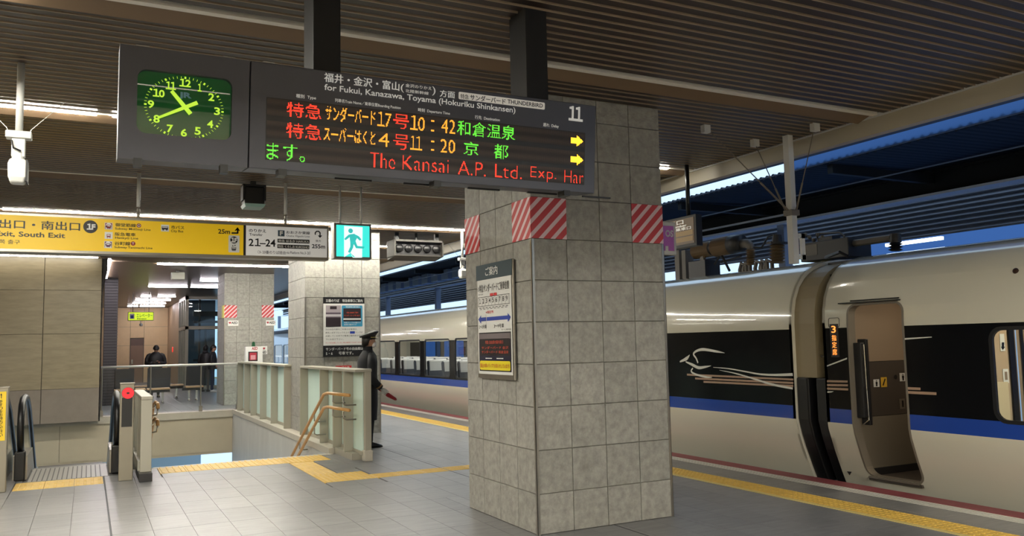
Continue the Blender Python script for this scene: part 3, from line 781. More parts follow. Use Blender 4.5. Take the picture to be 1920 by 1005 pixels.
# LED destination display beside the door
q = B(); q.box(X0-.004, X0+.01, 6.645, 6.762, 1.36, 1.735); t = obj('side_display', q, [M_black], carR)
ps = face_x(X0-.005); q = B()
u0, u1 = -6.745, -6.662
for ch, z0, z1 in (('3', 1.635, 1.715), ('指', 1.545, 1.61), ('定', 1.465, 1.535), ('席', 1.385, 1.455)): q.text(ps, ch, u0+.01, z0, u1-.01, z1, .004, 0, .015)
objs('lettering', q, [glow('led orange', (1.0, .30, .05), 1.7)], t)
q = B(); outline_ring(q, (6.63, 6.775, 1.70, 1.80, .02), .006, .003, .0); obj('display_hatch', q, [T_frame], carR)
q = B(); q.lathe([(.012, -.02), (.022, -.015), (.03, 0)], (xs_(2.16), 4.66, 2.16), 'x', 14); obj('side_camera', q, [mat('bronze', (64, 44, 34), 0.3, metal=.6)], carR)
# emblem: bird and stripes on the skin
M_tan = mat('stripe tan', (172, 142, 120), 0.4); M_emb = mat('emblem white', (222, 220, 212), 0.4)
pt = face_x(X0)
q = B()
def Z(x, y): return (1240+x*0.2985, 600+y*0.2985)
def sh(m, *p, off=.004): q.polypx(pt, [Z(*a) for a in p], off, 0, m)
for a in (((162,337),(830,368),(830,380),(162,349)), ((213,361),(830,389),(830,402),(213,373)), ((266,382),(830,408),(830,421),(266,394))): sh(0, *a, off=.003)
def ribbon(m, pts, ws, off=.005):      # curved stroke from centre points and widths
    P = [Vector((*pt.px(*Z(*p)), 0)) for p in pts]; sc_ = 0.2985*0.0081
    # Catmull-Rom refinement
    C = []; W = []
    for i in range(len(P)-1):
        p0, p1, p2, p3 = P[max(i-1, 0)], P[i], P[i+1], P[min(i+2, len(P)-1)]
        for k in range(5):
            s_ = k/5; C.append(.5*((2*p1)+(p2-p0)*s_+(2*p0-5*p1+4*p2-p3)*s_*s_+(3*p1-p0-3*p2+p3)*s_**3)); W.append(ws[i]+(ws[i+1]-ws[i])*s_)
    C.append(P[-1]); W.append(ws[-1])
    Lp, Rp = [], []
    for i, c in enumerate(C):
        d = (C[min(i+1, len(C)-1)]-C[max(i-1, 0)]).normalized(); nrm = Vector((-d.y, d.x, 0))*W[i]*sc_*.5
        nrm = nrm*.8; Lp.append(c+nrm); Rp.append(c-nrm)
    for i in range(len(C)-1):
        q.poly(pt, [(Rp[i].x, Rp[i].y), (Rp[i+1].x, Rp[i+1].y), (Lp[i+1].x, Lp[i+1].y), (Lp[i].x, Lp[i].y)], off, 0, m)
ribbon(1, [(400,207),(345,197),(265,185),(222,195),(204,215),(220,240),(232,270)], [2,16,20,16,14,14,14])
ribbon(1, [(180,218),(160,242),(118,262)], [2,26,10])
ribbon(1, [(315,287),(275,295),(235,299),(195,280),(155,262)], [2,16,22,20,8], .006)
ribbon(1, [(320,360),(280,358),(215,340),(190,322),(200,302)], [4,14,14,14,8], .006)
ribbon(1, [(328,297),(420,305),(520,322),(620,340),(720,345),(828,342)], [3,7,9,11,14,18], .006)
ribbon(1, [(368,315),(470,336),(580,368),(700,405),(828,430)], [2,8,11,14,12], .007)
obj('bird_emblem', q, [M_tan, M_emb], carL, label='white bird with tan stripes on the black band')
q = B()
for a in (((1042,378),(1172,380),(1172,393),(1042,391)), ((1042,402),(1173,404),(1173,417),(1042,415)), ((1042,424),(1175,429),(1175,443),(1042,437))): sh(0, *a, off=.003)
sh(1, (1042,285), (1168,236), (1168,246), (1042,293)); sh(1, (1045,447), (1085,448), (1070,455), (1045,457))
def Z(x, y): return (1500+x*0.3981, 560+y*0.3981)
sh(0, (500,416),(569,419),(569,431),(500,428)); sh(0, (500,434),(644,441),(644,454),(500,447)); sh(1, (488,186),(622,179),(622,183),(488,194))
obj('stripe_decal', q, [M_tan, M_emb], carR, kind='stuff')
pz = Plane((xs_(.16)+0, 0, .16), (0, -1, 0), (0, 0, 1)); q = B(); q.polypx(pz, [Z(222, 813), Z(245, 815), Z(235, 832)], .004, 0, 0); obj('marker', q, [T_frame], carR)

# ------------------------------------------------------------------ roof equipment (real objects on the roof centre)
XR = 8.6; pr_ = face_x(XR)
R_ins = mat('brown insulator', (128, 106, 78), 0.45); R_dk = mat('roof gear dark', (40, 38, 38), 0.5); R_gr = mat('roof gear grey', (112, 106, 98), 0.6)
def eq(x, y): u, v = pr_.px(x, y); return (XR, -u, v)
def ribbed(q, p0, p1, r, n=9, m=0, deep=.8):
    p0, p1 = Vector(p0), Vector(p1); pts = []; rs = []
    for k in range(2*n+1):
        pts.append(p0+(p1-p0)*k/(2*n)); rs.append(r if k % 2 else r*deep)
    q.tube(pts, rs, 16, m)
t = thing('roof_cable_head', 'ribbed brown cable terminations and brackets on the roof of the left car', 'train roof gear', eq(1340, 500))
for x0, x1 in ((1270, 1280), (1283, 1292)):
    q = B(); a, c = eq(x0, 470), eq(x1, 518); q.box(XR-.06, XR+.10, min(a[1], c[1]), max(a[1], c[1]), 2.55, a[2]-.0); obj('bracket', q, [R_gr], t)
q = B(); q.add([(XR-.05, eq(1295, 0)[1], 2.56), (XR-.05, eq(1310, 0)[1], 2.56), (XR-.05, eq(1298, 0)[1], eq(1298, 465)[2]), (XR+.0, eq(1295, 0)[1], 2.56), (XR, eq(1310, 0)[1], 2.56), (XR, eq(1298, 0)[1], eq(1298, 465)[2])], [(0,1,2),(5,4,3),(0,3,4,1),(1,4,5,2),(2,5,3,0)]); obj('brace', q, [R_gr], t)
q = B(); ribbed(q, eq(1303, 472), eq(1334, 466), .125, 7); obj('insulator', q, [R_ins], t, smooth=False)
q = B(); q.cyl(eq(1334, 466), eq(1343, 464), .10, .10, 14); obj('joint', q, [R_dk], t, smooth=True)
q = B(); q.cyl(eq(1373, 459), eq(1392, 455), .15, .12, 14); obj('joint', q, [R_dk], t, smooth=True)
q = B(); ribbed(q, eq(1341, 465), eq(1376, 458), .145, 10); obj('insulator', q, [R_ins], t)
q = B(); q.tube([eq(1392, 457), eq(1402, 457), eq(1407, 462), eq(1407, 470)], [.07, .07, .06, .05], 12); obj('elbow', q, [R_gr], t, smooth=True)
q = B(); ribbed(q, eq(1407, 467), eq(1408, 497), .075, 7, deep=.6); obj('insulator', q, [R_ins], t)
q = B(); a, c = eq(1300, 492), eq(1332, 516); q.box(XR-.1, XR+.2, c[1], a[1], 2.55, a[2]); obj('box', q, [R_dk], t)
q = B()
for x in (1395, 1402, 1424, 1434, 1443): 
    c = eq(x, 500); q.tube([(XR, c[1]-.05, 2.54), (XR, c[1]-.05, 2.66), (XR, c[1]+.05, 2.70), (XR, c[1]+.09, 2.60), (XR, c[1]+.08, 2.54)], .03, 6)
obj('clamp', q, [R_gr], t)
q = B(); q.tube([eq(1340, 496), eq(1352, 476), eq(1368, 508)], .02, 6); q.tube([eq(1352, 492), eq(1390, 480)], .012, 6); obj('strut', q, [R_dk], t)
t = thing('roof_insulator', 'tall ribbed brown insulator with a dark cap on the left car roof', 'train roof gear', eq(1456, 500))
q = B(); ribbed(q, eq(1457, 458), eq(1457, 494), .115, 6, deep=.62); obj('insulator', q, [R_ins], t)
q = B(); q.cyl(eq(1457, 457), eq(1457, 440), .075, .06, 12); q.cyl(eq(1457, 458), eq(1457, 454), .15, .15, 14); obj('cap', q, [R_dk], t)
q = B(); q.tube([eq(1414, 464), eq(1428, 464), eq(1440, 444), eq(1452, 440)], .014, 6); obj('lead', q, [R_dk], t)
t = thing('roof_switch_box', 'dark switch box with a bent handle loop on the train roof by the gap', 'train roof gear', eq(1555, 480))
q = B(); a, c = eq(1512, 458), eq(1604, 481); q.box(XR-.12, XR+.3, c[1], a[1], c[2], a[2]); obj('box', q, [R_dk], t, bevel=.01)
q = B(); a, c = eq(1522, 461), eq(1545, 478); q.box(XR-.125, XR-.12, c[1], a[1], c[2], a[2]); obj('cover', q, [R_gr], t)
q = B(); q.tube([eq(1535, 452), eq(1530, 438), eq(1575, 436), eq(1583, 442), eq(1584, 458)], .014, 6); q.box(XR-.05, XR+.1, eq(1540, 0)[1], eq(1515, 0)[1], eq(1530, 457)[2], eq(1530, 448)[2]); obj('handle_loop', q, [R_dk], t)
q = B()
for k in range(5): q.ball(eq(1510+k*8, 440+(k % 3)*5), .03, 8, 5)
obj('terminal', q, [R_gr], t, smooth=True)
for x in (1526, 1549):
    q = B(); ribbed(q, eq(x, 482), eq(x, 492), .085, 3, deep=.6); obj('insulator', q, [mat('pale insulator', (150, 148, 120), 0.4)], t)
t = thing('roof_insulator', 'dark insulator with a horizontal pipe on the right car roof', 'train roof gear', eq(1679, 470))
q = B(); q.cyl(eq(1679, 438), eq(1679, 455), .06, .07, 12); ribbed(q, eq(1679, 455), eq(1679, 471), .085, 3, deep=.55); obj('insulator', q, [R_dk], t)
q = B(); q.cyl(eq(1596, 457), eq(1672, 446), .045, .045, 10); obj('pipe', q, [R_gr], t)
for z, x, lab in ((3.66, 9.2, 'thin overhead contact wire above the train'), (4.05, 9.25, 'upper carrier wire above the train')):
    q = B(); q.tube([(x, -5, z), (x, 60, z)], .009, 5); tag(obj('overhead_wire', q, [mat('wire', (120, 130, 150), 0.4, metal=.5)]), lab, 'wire')

# ------------------------------------------------------------------ neighbouring canopy over the tracks
M_corr = mat('corrugated dark', (20, 23, 32), 0.55, metal=.2); M_gird = mat('girder dark', (10, 11, 14), 0.7); M_flange = mat('girder flange', (238, 242, 250), 0.4)
M_louv = mat('louvre blue grey', (112, 116, 128), 0.5)
def translucentm(name, c):
    m = bpy.data.materials.new(name); m.use_nodes = True; nt = m.node_tree
    for n in list(nt.nodes):
        if n.type == 'BSDF_PRINCIPLED': nt.nodes.remove(n)
    out = [n for n in nt.nodes if n.type == 'OUTPUT_MATERIAL'][0]
    a = nt.nodes.new('ShaderNodeBsdfTranslucent'); a.inputs[0].default_value = (*c, 1); nt.links.new(a.outputs[0], out.inputs[0]); return m
t = thing('neighbour_canopy', 'dark corrugated canopy of the next track with a wavy edge against the sky', 'canopy roof', (11.5, 20, 3.9))
q = B(); N_ = 2600; ys = [-4+k*0.0172*1.0*2 for k in range(N_//2)]
ys = [-4+k*0.0229 for k in range(2500)]
va = []
for yv in ys:
    z = 0.024*math.sin(2*PI*yv/0.1374); va += [(9.9, yv, 4.21+z), (12.4, yv, 4.27+z), (9.9, yv, 4.235+z)]
fs = []
for k in range(len(ys)-1):
    a = 3*k; fs += [(a, a+3, a+4, a+1), (a, a+2, a+5, a+3), (a+2, a+1, a+4, a+5)]
q.add(va, fs); obj('corrugated_sheet', q, [M_corr], t)
q = B(); q.box(9.88, 9.90, -6, 9.5, 4.22, 5.4); q.box(14.6, 14.62, -6, 13.5, -.02, 3.7); q.box(14.6, 14.62, 13.6, 60, -.02, 3.0); obj('sky_dimming_panel', q, [translucentm('sky dimming blue', (.30, .42, .62))], t)  # sheets added to dim and tint the sky seen behind them
q = B(); q.box(12.3, 12.5, -4, 60, 3.88, 4.3); q.box(12.2, 12.6, -4, 60, 4.22, 4.26); obj('girder', q, [M_gird], t)
q = B(); q.box(12.15, 12.5, -4, 60, 3.84, 3.88); obj('flange', q, [M_flange], t)
for k in range(16):
    y = -2+k*3.6
    q = B(); q.box(9.95, 12.3, y-.05, y+.05, 4.05, 4.19); obj('rafter', q, [M_gird], t)
q = B(); q.box(12.25, 12.27, 12, 60, 4.0, 4.04); obj('conduit', q, [M_flange], t)
for k in range(10):
    y = 6+k*6.2
    q = B(); q.box(12.3, 12.5, y-.09, y+.09, -.02, 3.9); obj('post', q, [mat('canopy post', (130, 140, 160), 0.5)], t)
q = B()
for k in range(7):
    z = 3.32+k*0.085; q.add([(13.0,-4,z),(13.0,60,z),(13.05,60,z+.06),(13.05,-4,z+.06),(13.0,60,z+.085),(13.0,-4,z+.085)], [(0,1,2,3),(3,2,4,5)])
q.box(13.06, 13.1, -4, 60, 3.3, 3.95)
obj('louvre_fascia', q, [M_louv], t)
g = 'pale equipment boxes under the neighbouring canopy'
for k in range(20):
    y = 22.5+k*0.97
    q = B(); q.box(11.0, 11.35, y, y+.62, 3.84, 4.2); o = obj('hanging_box', q, [mat('pale box', (150, 165, 190), 0.4)], t, bevel=.02)
q = B(); q.tube([(11.0, 20, 3.72), (11.0, 45, 3.72)], .03, 6); obj('cable_pipe', q, [M_flange], t)
q = B(); q.box(13.96, 14.04, 9.9, 11.1, 3.33, 3.39); obj('lamp_tube', q, [glow('far tube', (.75, .9, 1.0), 5.0)], t)
q = B(); q.box(13.96, 14.04, 11.9, 14.6, 3.33, 3.37); obj('lamp_tube', q, [MT['far tube']], t)
q = B(); q.box(7.15, 8.35, -5, 50, 3.94, 4.02); struct('roof_3', q, [MT['roof edge blue grey']])

# ------------------------------------------------------------------ stair and escalator well
M_wellw = mat('well wall panel', (186, 176, 154), 0.5, noise=0.05, nscale=2)
M_marble = mat('pale marble', (196, 196, 192), 0.35, noise=0.10, nscale=3, stretch=(1, 1, .3))
M_curb = mat('curb stone', (186, 180, 166), 0.5, noise=0.05)
b = B(); b.box(-6, 3.45, 22.12, 22.4, -.95, -.012); wf = struct('wall_well_front', b, [M_joint])
xs = [-2.4, -.55, 1.28, 3.45]
for a, c in zip(xs, xs[1:]):
    q = B(); q.box(a+.004, c-.004, 22.08, 22.12, -.94, -.10); obj('panel', q, [M_wellw], wf)
b = B(); b.box(-2.4, 3.45, 22.02, 22.4, -.10, 0.06); struct('trim_3', b, [M_curb])
b = B(); b.box(3.30, 3.45, 12.5, 22.1, -4.2, -.012); wr_ = struct('wall_well_right', b, [M_joint])
for k in range(8):
    y = 12.5+k*1.2; q = B(); q.box(3.28, 3.30, y+.003, min(y+1.2, 22.1)-.003, -4.2, -.02); obj('panel', q, [M_marble], wr_)
b = B(); b.box(3.26, 3.55, 12.55, 22.02, -.02, 0.075); struct('trim_4', b, [M_curb])
b = B(); b.box(3.45, 3.5, 12.5, 22.1, -4.2, -.3); b.box(-2.5, -2.4, 13.4, 22.1, -4.2, 0); b.box(-2.4, 3.45, 30, 30.2, -4.2, -.9); struct('wall_well', b, [mat('well lower wall', (170, 190, 200), 0.5)])
b = B(); b.box(-2.5, 3.6, 12, 31, -4.3, -4.2); struct('floor_lower', b, [mat('lower floor', (150, 160, 168), 0.4)])
b = B(); b.box(-2.5, 3.6, 22.4, 30.2, -.95, -.9); b.box(-6, 3.6, 22.1, 22.12, -1.0, -.94); struct('ceiling_lower', b, [M_wellw])
t = thing('ceiling_light', 'light of the lower concourse shining below the stair opening', 'light', (1, 24.5, -1))
b = B(); b.box(-1.5, 3.0, 25.0, 25.7, -1.0, -.95); obj('tube', b, [glow('lower lamp', (.82, .93, 1.0), 9.0)], t)
b = B(); b.box(-2.4, .5, 13.35, 13.45, -.5, -.012); b.box(.5, 3.3, 12.45, 12.5, -.5, 0.0); struct('trim_5', b, [M_curb])
st = thing('staircase', 'stairs going down away from the viewer between the two handrails', 'stairs', (2, 12.5, 0))
for k in range(26):
    q = B(); q.box(.82, 3.27, 12.5+.3*k, 12.84+.3*k, -.16*(k+1)-.16, -.16*(k+1)); obj('step', q, [M_curb], st)
# nosing line at the stair head
b = B(); b.box(.82, 3.25, 12.42, 12.52, -.012, .003); struct('trim_6', b, [mat('stair nosing pale', (196, 190, 178), 0.5)])

def slope_pt(x, y, z, Y): return (x, y, z-max(0, (y-Y))*0.577)
def escalator(x0, x1, label):
    t = thing('escalator', label, 'escalator', ((x0+x1)/2, 12.8, 0))
    q = B(); q.box(x0+.10, x1-.10, 12.075, 13.38, -.012, .004, 0); 
    obj('landing_plate', q, [mat('landing plate', (150, 148, 144), 0.35, metal=.7)], t)
    q = B(); k = 0
    x = x0+.14
    while x < x1-.14: q.box(x, x+.012, 12.10, 13.3, .004, .0075); x += .055
    obj('plate_grooves', q, [M_dark], t, kind='stuff')
    q = B(); q.box(x0+.10, x1-.10, 13.38, 13.46, -.05, .006); obj('comb', q, [mat('comb', (120, 120, 120), .4, metal=.7)], t)
    for k in range(12):
        q = B(); q.box(x0+.14, x1-.14, 13.46+.38*k, 13.86+.38*k, -.21*k-.27, -.21*k-.02); obj('step', q, [M_dark], t)
    for x in (x0, x1):
        path = [(x, 12.46, .34), (x, 12.32, .45), (x, 12.25, .62), (x, 12.27, .80), (x, 12.38, .94), (x, 12.55, 1.0), (x, 12.9, 1.01), (x, 13.3, .98), (x, 13.8, .80), (x, 15.5, -.20), (x, 19.5, -2.5)]
        q = B(); q.tube(path, .05, 10, sx=.8); obj('handrail', q, [M_rubber], t, smooth=True)
        q = B(); a = [(x-.01, y, z-.04) for _, y, z in path[1:]]; lo = [(x-.01, y, min(.16, z-.3) if y < 13.4 else z-.86) for _, y, z in path[1:]]
        fa = a+lo[::-1]; fb = [(p[0]+.02, p[1], p[2]) for p in fa]; n_ = len(a)
        vs = a+lo+[(p[0]+.02, p[1], p[2]) for p in a+lo]; fs = []
        for i in range(n_-1): fs += [(i, i+1, n_+i+1, n_+i), (2*n_+i, 3*n_+i, 3*n_+i+1, 2*n_+i+1)]
        q.add(vs, fs); obj('balustrade_glass', q, [M_glass], t)
        q = B(); q.box(x-.08, x+.08, 12.36, 13.4, 0, .30, 0); q.hexa([(x-.08, 13.4, 0), (x+.08, 13.4, 0), (x+.08, 13.4, .30), (x-.08, 13.4, .30)], [(x-.08, 19.5, -3.6), (x+.08, 19.5, -3.6), (x+.08, 19.5, -3.25), (x-.08, 19.5, -3.25)], 0)
        obj('skirt', q, [M_steel], t)
        q = B(); q.box(x-.06, x+.06, 12.26, 12.42, 0.0, .36); obj('newel_cover', q, [M_black], t, bevel=.015)
    return t
escalator(-.74, .36, 'escalator behind the red no entry post, heading down beside the stairs')
escalator(-2.1, -.98, 'next escalator at the left edge behind the yellow notice stand')
def stand(x, y, w_, d_, h, label):
    t = thing('barrier_post', label, 'barrier post', (x, y, 0))
    q = B(); q.box(x-w_/2, x+w_/2, y-d_/2, y+d_/2, 0, h); obj('body', q, [mat('satin steel', (146, 139, 124), 0.4, metal=.5)], t, bevel=.006)
    q = B(); q.box(x-w_/2-.004, x+w_/2+.004, y-d_/2-.01, y+d_/2, h, h+.012); obj('top_cap', q, [M_steel], t)
    return t
t = stand(.445, 11.56, .16, .12, 1.19, 'grey steel post with a red no entry lamp beside the escalator')
q = B(); q.box(.385, .505, 11.492, 11.499, .66, 1.02); obj('display_panel', q, [M_black], t)
pd = face_y(11.49); c = pd.px(240, 737)
q = B(); ring = 32
for k in range(ring):
    a0, a1 = 2*PI*k/ring, 2*PI*(k+1)/ring
    q.poly(pd, [(c[0]+.018*math.cos(a0), c[1]+.018*math.sin(a0)), (c[0]+.068*math.cos(a0), c[1]+.068*math.sin(a0)), (c[0]+.068*math.cos(a1), c[1]+.068*math.sin(a1)), (c[0]+.018*math.cos(a1), c[1]+.018*math.sin(a1))], .002)
q.rect(pd, c[0]-.04, c[1]+.012, c[0]+.04, c[1]+.03, .003); q.rect(pd, c[0]-.04, c[1]-.03, c[0]+.04, c[1]-.012, .003)
obj('no_entry_lamp', q, [glow('red lamp', (1.0, .02, .03), 1.05)], t)
q = B(); q.cyl((c[0]-0, 11.50, c[1]), (c[0], 11.48, c[1]), .072, .072, 24); obj('lamp_housing', q, [M_black], t)
for p_ in ('no_entry_lamp',):
    for v in bpy.data.objects['no_entry_lamp'].data.vertices: v.co.y -= .012
t = stand(-.90, 11.45, .16, .12, 1.20, 'grey steel stand with a yellow safety notice at the left edge')
pk = face_y(11.384); q = B(); q.rectpx(pk, -40, 736, 9, 826, .003, 0, 0); 
obj('notice', q, [mat('notice yellow2', (236, 200, 40), 0.5)], t)
q = B(); x = 1
for i, ch in enumerate('手すりをお持ちください'):
    q.textpx(pk, ch, -1.5, 750+i*6.3, 5, 755.5+i*6.3, .006, 0, .02)
q.polypx(pk, [(0.5, 741), (2.5, 737.5), (4.5, 741), (3.2, 741), (3.2, 747), (1.8, 747), (1.8, 741)], .006, 0, 0)
objs('lettering', q, [M_black], t)
# barrier fence between escalator and stairs
t = thing('barrier_fence', 'grey steel barrier with wooden rail ends between escalator and stairs', 'fence', (.66, 12.0, 0))
q = B(); q.box(.585, .735, 11.25, 12.15, 0, .10); obj('base', q, [M_dark], t, bevel=.005)
q = B(); q.box(.58, .74, 11.55, 13.4, 0.10, .22); q.box(.60, .70, 12.2, 13.4, -.3, .1); obj('kick_plate', q, [M_post], t)
for y in (11.42, 12.1, 12.8, 13.35):
    q = B(); q.box(.60, .73, y-.03, y+.03, .1, 1.0); obj('post', q, [M_post], t, bevel=.004)
q = B(); q.box(.645, .665, 11.45, 13.35, .22, .94); obj('panel', q, [M_steel], t)
q = B(); q.box(.60, .735, 11.38, 13.4, .985, 1.03); obj('top_rail', q, [M_post], t, bevel=.008)
q = B(); q.hexa([(.60, 13.4, .1), (.70, 13.4, .1), (.70, 13.4, 1.03), (.60, 13.4, 1.03)], [(.60, 18.5, -2.85), (.70, 18.5, -2.85), (.70, 18.5, -1.9), (.60, 18.5, -1.9)]); obj('sloping_panel', q, [M_post], t)
for z in (.90, .68):
    q = B(); q.tube([(.83, 12.0, z-.0), (.83, 12.35, z), (.83, 12.7, z-.05), (.83, 14.5, z-1.1), (.83, 18, z-3.1)], .021, 10); obj('wooden_rail', q, [M_wood], t, smooth=True)
    q = B(); q.tube([(.83, 12.0, z), (.83, 11.93, z-.01), (.83, 11.90, z-.06)], .023, 10); obj('rail_end', q, [M_wood], t, smooth=True)
    q = B(); q.tube([(.83, 11.905, z-.05), (.82, 11.92, z-.14), (.74, 11.98, z-.16)], .011, 8); q.tube([(.83, 12.3, z-.02), (.80, 12.3, z-.08), (.73, 12.3, z-.08)], .010, 8); obj('rail_bracket', q, [M_chrome], t, smooth=True)

# glass balustrade of fins along the right side of the well
M_green = glassm('frosted green glass', (0.78, 0.92, 0.86), 0.05, milk=0.75, milkcol=(.74, .90, .84))
def fin_run(ys, name, label):
    t = thing(name, label, 'balustrade', (3.4, ys[0][0], 0))
    for i, (y, w_) in enumerate(ys):
        end = w_ > .2
        q = B()
        if end: q.box(3.465, 3.555, y-.05, y+.05, 0.0, 1.28)
        else: q.box(3.32, 3.455, y-.018, y+.018, 0.075, 1.235)
        obj('post' if end else 'fin', q, [M_post], t, bevel=.003)
    ya, yb = min(y for y, _ in ys), max(y for y, _ in ys)
    q = B(); q.box(3.32, 3.56, ya-.06, yb+.02, 1.235, 1.275); obj('top_rail', q, [M_post], t, bevel=.006)
    so = sorted(y for y, _ in ys)
    for a, c in zip(so, so[1:]):
        q = B(); q.box(3.455, 3.467, a+.03, c-.03, .13, 1.235); obj('glass_panel', q, [M_green], t)
        q = B(); q.box(3.44, 3.48, a+.02, c-.02, .075, .13); obj('glass_channel', q, [M_post], t)
    return t
t = fin_run([(11.42, .3), (11.95, .1), (12.55, .1), (13.35, .1), (14.75, .1)], 'balustrade', 'green glass balustrade with grey fins near the uniformed guard')
q = B(); q.box(3.45, 3.57, 11.35, 11.49, 0, .15); obj('post_foot', q, [M_curb], t, bevel=.01)
q = B(); q.box(3.34, 3.52, 11.6, 12.5, 0, .09); obj('base_plate', q, [M_post], t)
fin_run([(16.1, .1), (17.35, .1), (18.55, .1), (19.7, .1), (20.6, .1), (21.6, .1)], 'balustrade', 'farther green glass balustrade with grey fins beside the far column')
# wooden stair handrails on that side
t = thing('stair_handrail', 'double wooden handrail sloping down the stairs beside the green glass', 'handrail', (3.15, 12.4, 0))
for z in (.92, .72):
    q = B(); q.tube([(3.15, 11.06, z+.02), (3.15, 12.2, z), (3.15, 12.42, z-.03), (3.15, 14.5, z-1.12), (3.15, 19, z-3.5)], .023, 10); obj('wooden_rail', q, [M_wood], t, smooth=True)
    q = B()
    for y, dz in ((11.35, 0), (11.9, 0), (13.0, -.35), (14.0, -.88)):
        q.tube([(3.15, y, z-.02+dz), (3.15, y, z-.11+dz), (3.19, y, z-.13+dz), (3.33, y, z-.13+dz)], .011, 8)
    obj('rail_bracket', q, [M_steel], t, smooth=True, kind='stuff')
q = B(); q.box(3.12, 3.30, 11.85, 11.92, .62, .82); q.box(3.16, 3.34, 11.2, 11.28, .76, .79)
# glass rail on the far side of the well
t = thing('glass_railing', 'clear glass railing with a pale top rail across the far side of the well', 'railing', (1.9, 22.2, 0.06))
q = B(); q.tube([(.26, 22.2, 1.22), (3.5, 22.2, 1.22)], .028, 10); obj('top_rail', q, [mat('rail steel', (222, 222, 216), .45, metal=.3)], t, smooth=True)
for x in (.30, 1.37, 2.53, 3.42):
    q = B(); q.tube([(x, 22.2, .06), (x, 22.2, 1.2)], .018, 8); q.box(x-.04, x+.04, 22.15, 22.25, .06, .20); obj('post', q, [M_steel], t)
for a, c in ((.32, 1.35), (1.39, 2.51), (2.55, 3.40)):
    q = B(); q.box(a, c, 22.195, 22.205, .10, 1.17); obj('glass_panel', q, [M_glass], t)

# ------------------------------------------------------------------ departure board and clock
Yb, hb = 4.55, 0.5779
BP = Plane((0.108, Yb, 2.5695), (1, 0, 0), (0, -0.0523, 0.5755))
Wb = 2.842
M_hous = mat('board housing', (78, 79, 88), 0.42, metal=0.35, noise=0.03)
M_led0 = mat('led off panel', (52, 42, 40), 0.5)
M_bpost = mat('hanging post black', (20, 19, 21), .5)
def wedge(q, u0, u1, v0, v1, th=.22, off=0.0, m=0):
    q.rect(BP, u0, v0, u1, v1, off, th, m)
ud = BP.px(467.5, 210)[0]
tc = thing('clock', 'green station clock in a dark grey housing at the left end of the board', 'clock', tuple(BP.P(ud/2, 0, -.11)), kind=None)
fr = [BP.px(257, 128), BP.px(436.5, 149), BP.px(433, 264.5), BP.px(257, 247.5)]
fu0 = (fr[0][0]+fr[3][0])/2; fu1 = (fr[1][0]+fr[2][0])/2; fv0 = (fr[3][1]+fr[2][1])/2; fv1 = (fr[0][1]+fr[1][1])/2
q = B(); R = rr(fu0, fv0, fu1, fv1, .045, 6); n_ = len(R)
outer = []
for i in range(n_):
    k = i//7; outer.append([(ud-.003, hb), (0, hb), (0, 0), (ud-.003, 0)][k])
inn = [BP.P(u, v, 0) for u, v in R]; out_ = [BP.P(u, v, 0) for u, v in outer]; deep = [BP.P(u, v, -.045) for u, v in R]
fs = [(i, (i+1) % n_, (i+1) % n_+n_, i+n_) for i in range(n_)]; 
q.add(inn+out_, fs); q.add(inn+deep, [(i, i+n_, (i+1) % n_+n_, (i+1) % n_) for i in range(n_)])
c8 = [BP.P(u, v, o) for o in (0, -.22) for u, v in ((0, 0), (ud-.003, 0), (ud-.003, hb), (0, hb))]
q.add(c8, [(0,4,5,1),(1,5,6,2),(2,6,7,3),(3,7,4,0),(7,6,5,4)])
obj('housing', q, [M_hous], tc)
q = B(); q.rrect(BP, fu0-.005, fv0-.005, fu1+.005, fv1+.005, .05, -.04, .01); obj('clock_face', q, [mat('clock green', (20, 66, 34), 0.012, emit=.5, ecol=(.008, .05, .012))], tc)
M_lum = glow('clock luminous yellow green', (.50, .80, .05), .95)
q = B(); O_ = -.036
for n1, (zx, zy) in {'12': (467,292), '1': (553,320), '2': (622,376), '3': (656,460), '4': (615,536), '5': (541,577), '6': (459,587), '7': (376,563), '8': (297,505), '9': (263,418), '10': (310,352), '11': (382,308)}.items():
    u, v = BP.px(200+zx*.3183, 60+zy*.3183); wd = .018 if n1 == '1' else (.027 if len(n1) == 1 else (.05 if n1 != '11' else .044))
    q.text(BP, n1, u-wd*.56, v-.0205, u+wd*.56, v+.0205, O_, 0, .025)
objs('numeral', q, [M_lum], tc)
tp = [BP.px(200+x*.3183, 60+y*.3183) for x, y in ((470,262), (688,465), (458,620), (230,415))]
cu = (tp[1][0]+tp[3][0])/2; cv = (tp[0][1]+tp[2][1])/2; ru = (tp[1][0]-tp[3][0])/2; rv = (tp[0][1]-tp[2][1])/2
q = B()
for k in range(60):
    a = 2*PI*k/60; dx, dy = math.sin(a), math.cos(a); l, h = (.006, .0045) if k % 5 == 0 else (.006, .0012)
    cx, cy = cu+ru*dx, cv+rv*dy
    q.poly(BP, [(cx-dx*l-dy*h, cy-dy*l+dx*h), (cx-dx*l+dy*h, cy-dy*l-dx*h), (cx+dx*l+dy*h, cy+dy*l-dx*h), (cx+dx*l-dy*h, cy+dy*l+dx*h)][::1], O_)
obj('minute_marks', q, [M_lum], tc, kind='stuff')
def hand(a, c, w0, w1, off):
    a = Vector(BP.px(*a)); c = Vector(BP.px(*c)); d = (c-a).normalized(); n = Vector((-d.y, d.x)); q = B()
    q.poly(BP, [a-n*w0, c-n*w1, c+n*w1, a+n*w0], off, .003); return q
obj('hour_hand', hand((358.5, 212), (322.5, 168.5), .011, .009, -.026), [M_lum], tc)
obj('minute_hand', hand((371, 191), (297, 219.5), .010, .006, -.020), [M_lum], tc)
q = B(); q.text(BP, 'JR', *BP.px(336, 183), *[BP.px(361, 172)[0], BP.px(361, 172)[1]], O_, 0, .05); 
objs('logo', q, [mat('logo pale blue', (110, 160, 190), 0.4)], tc)

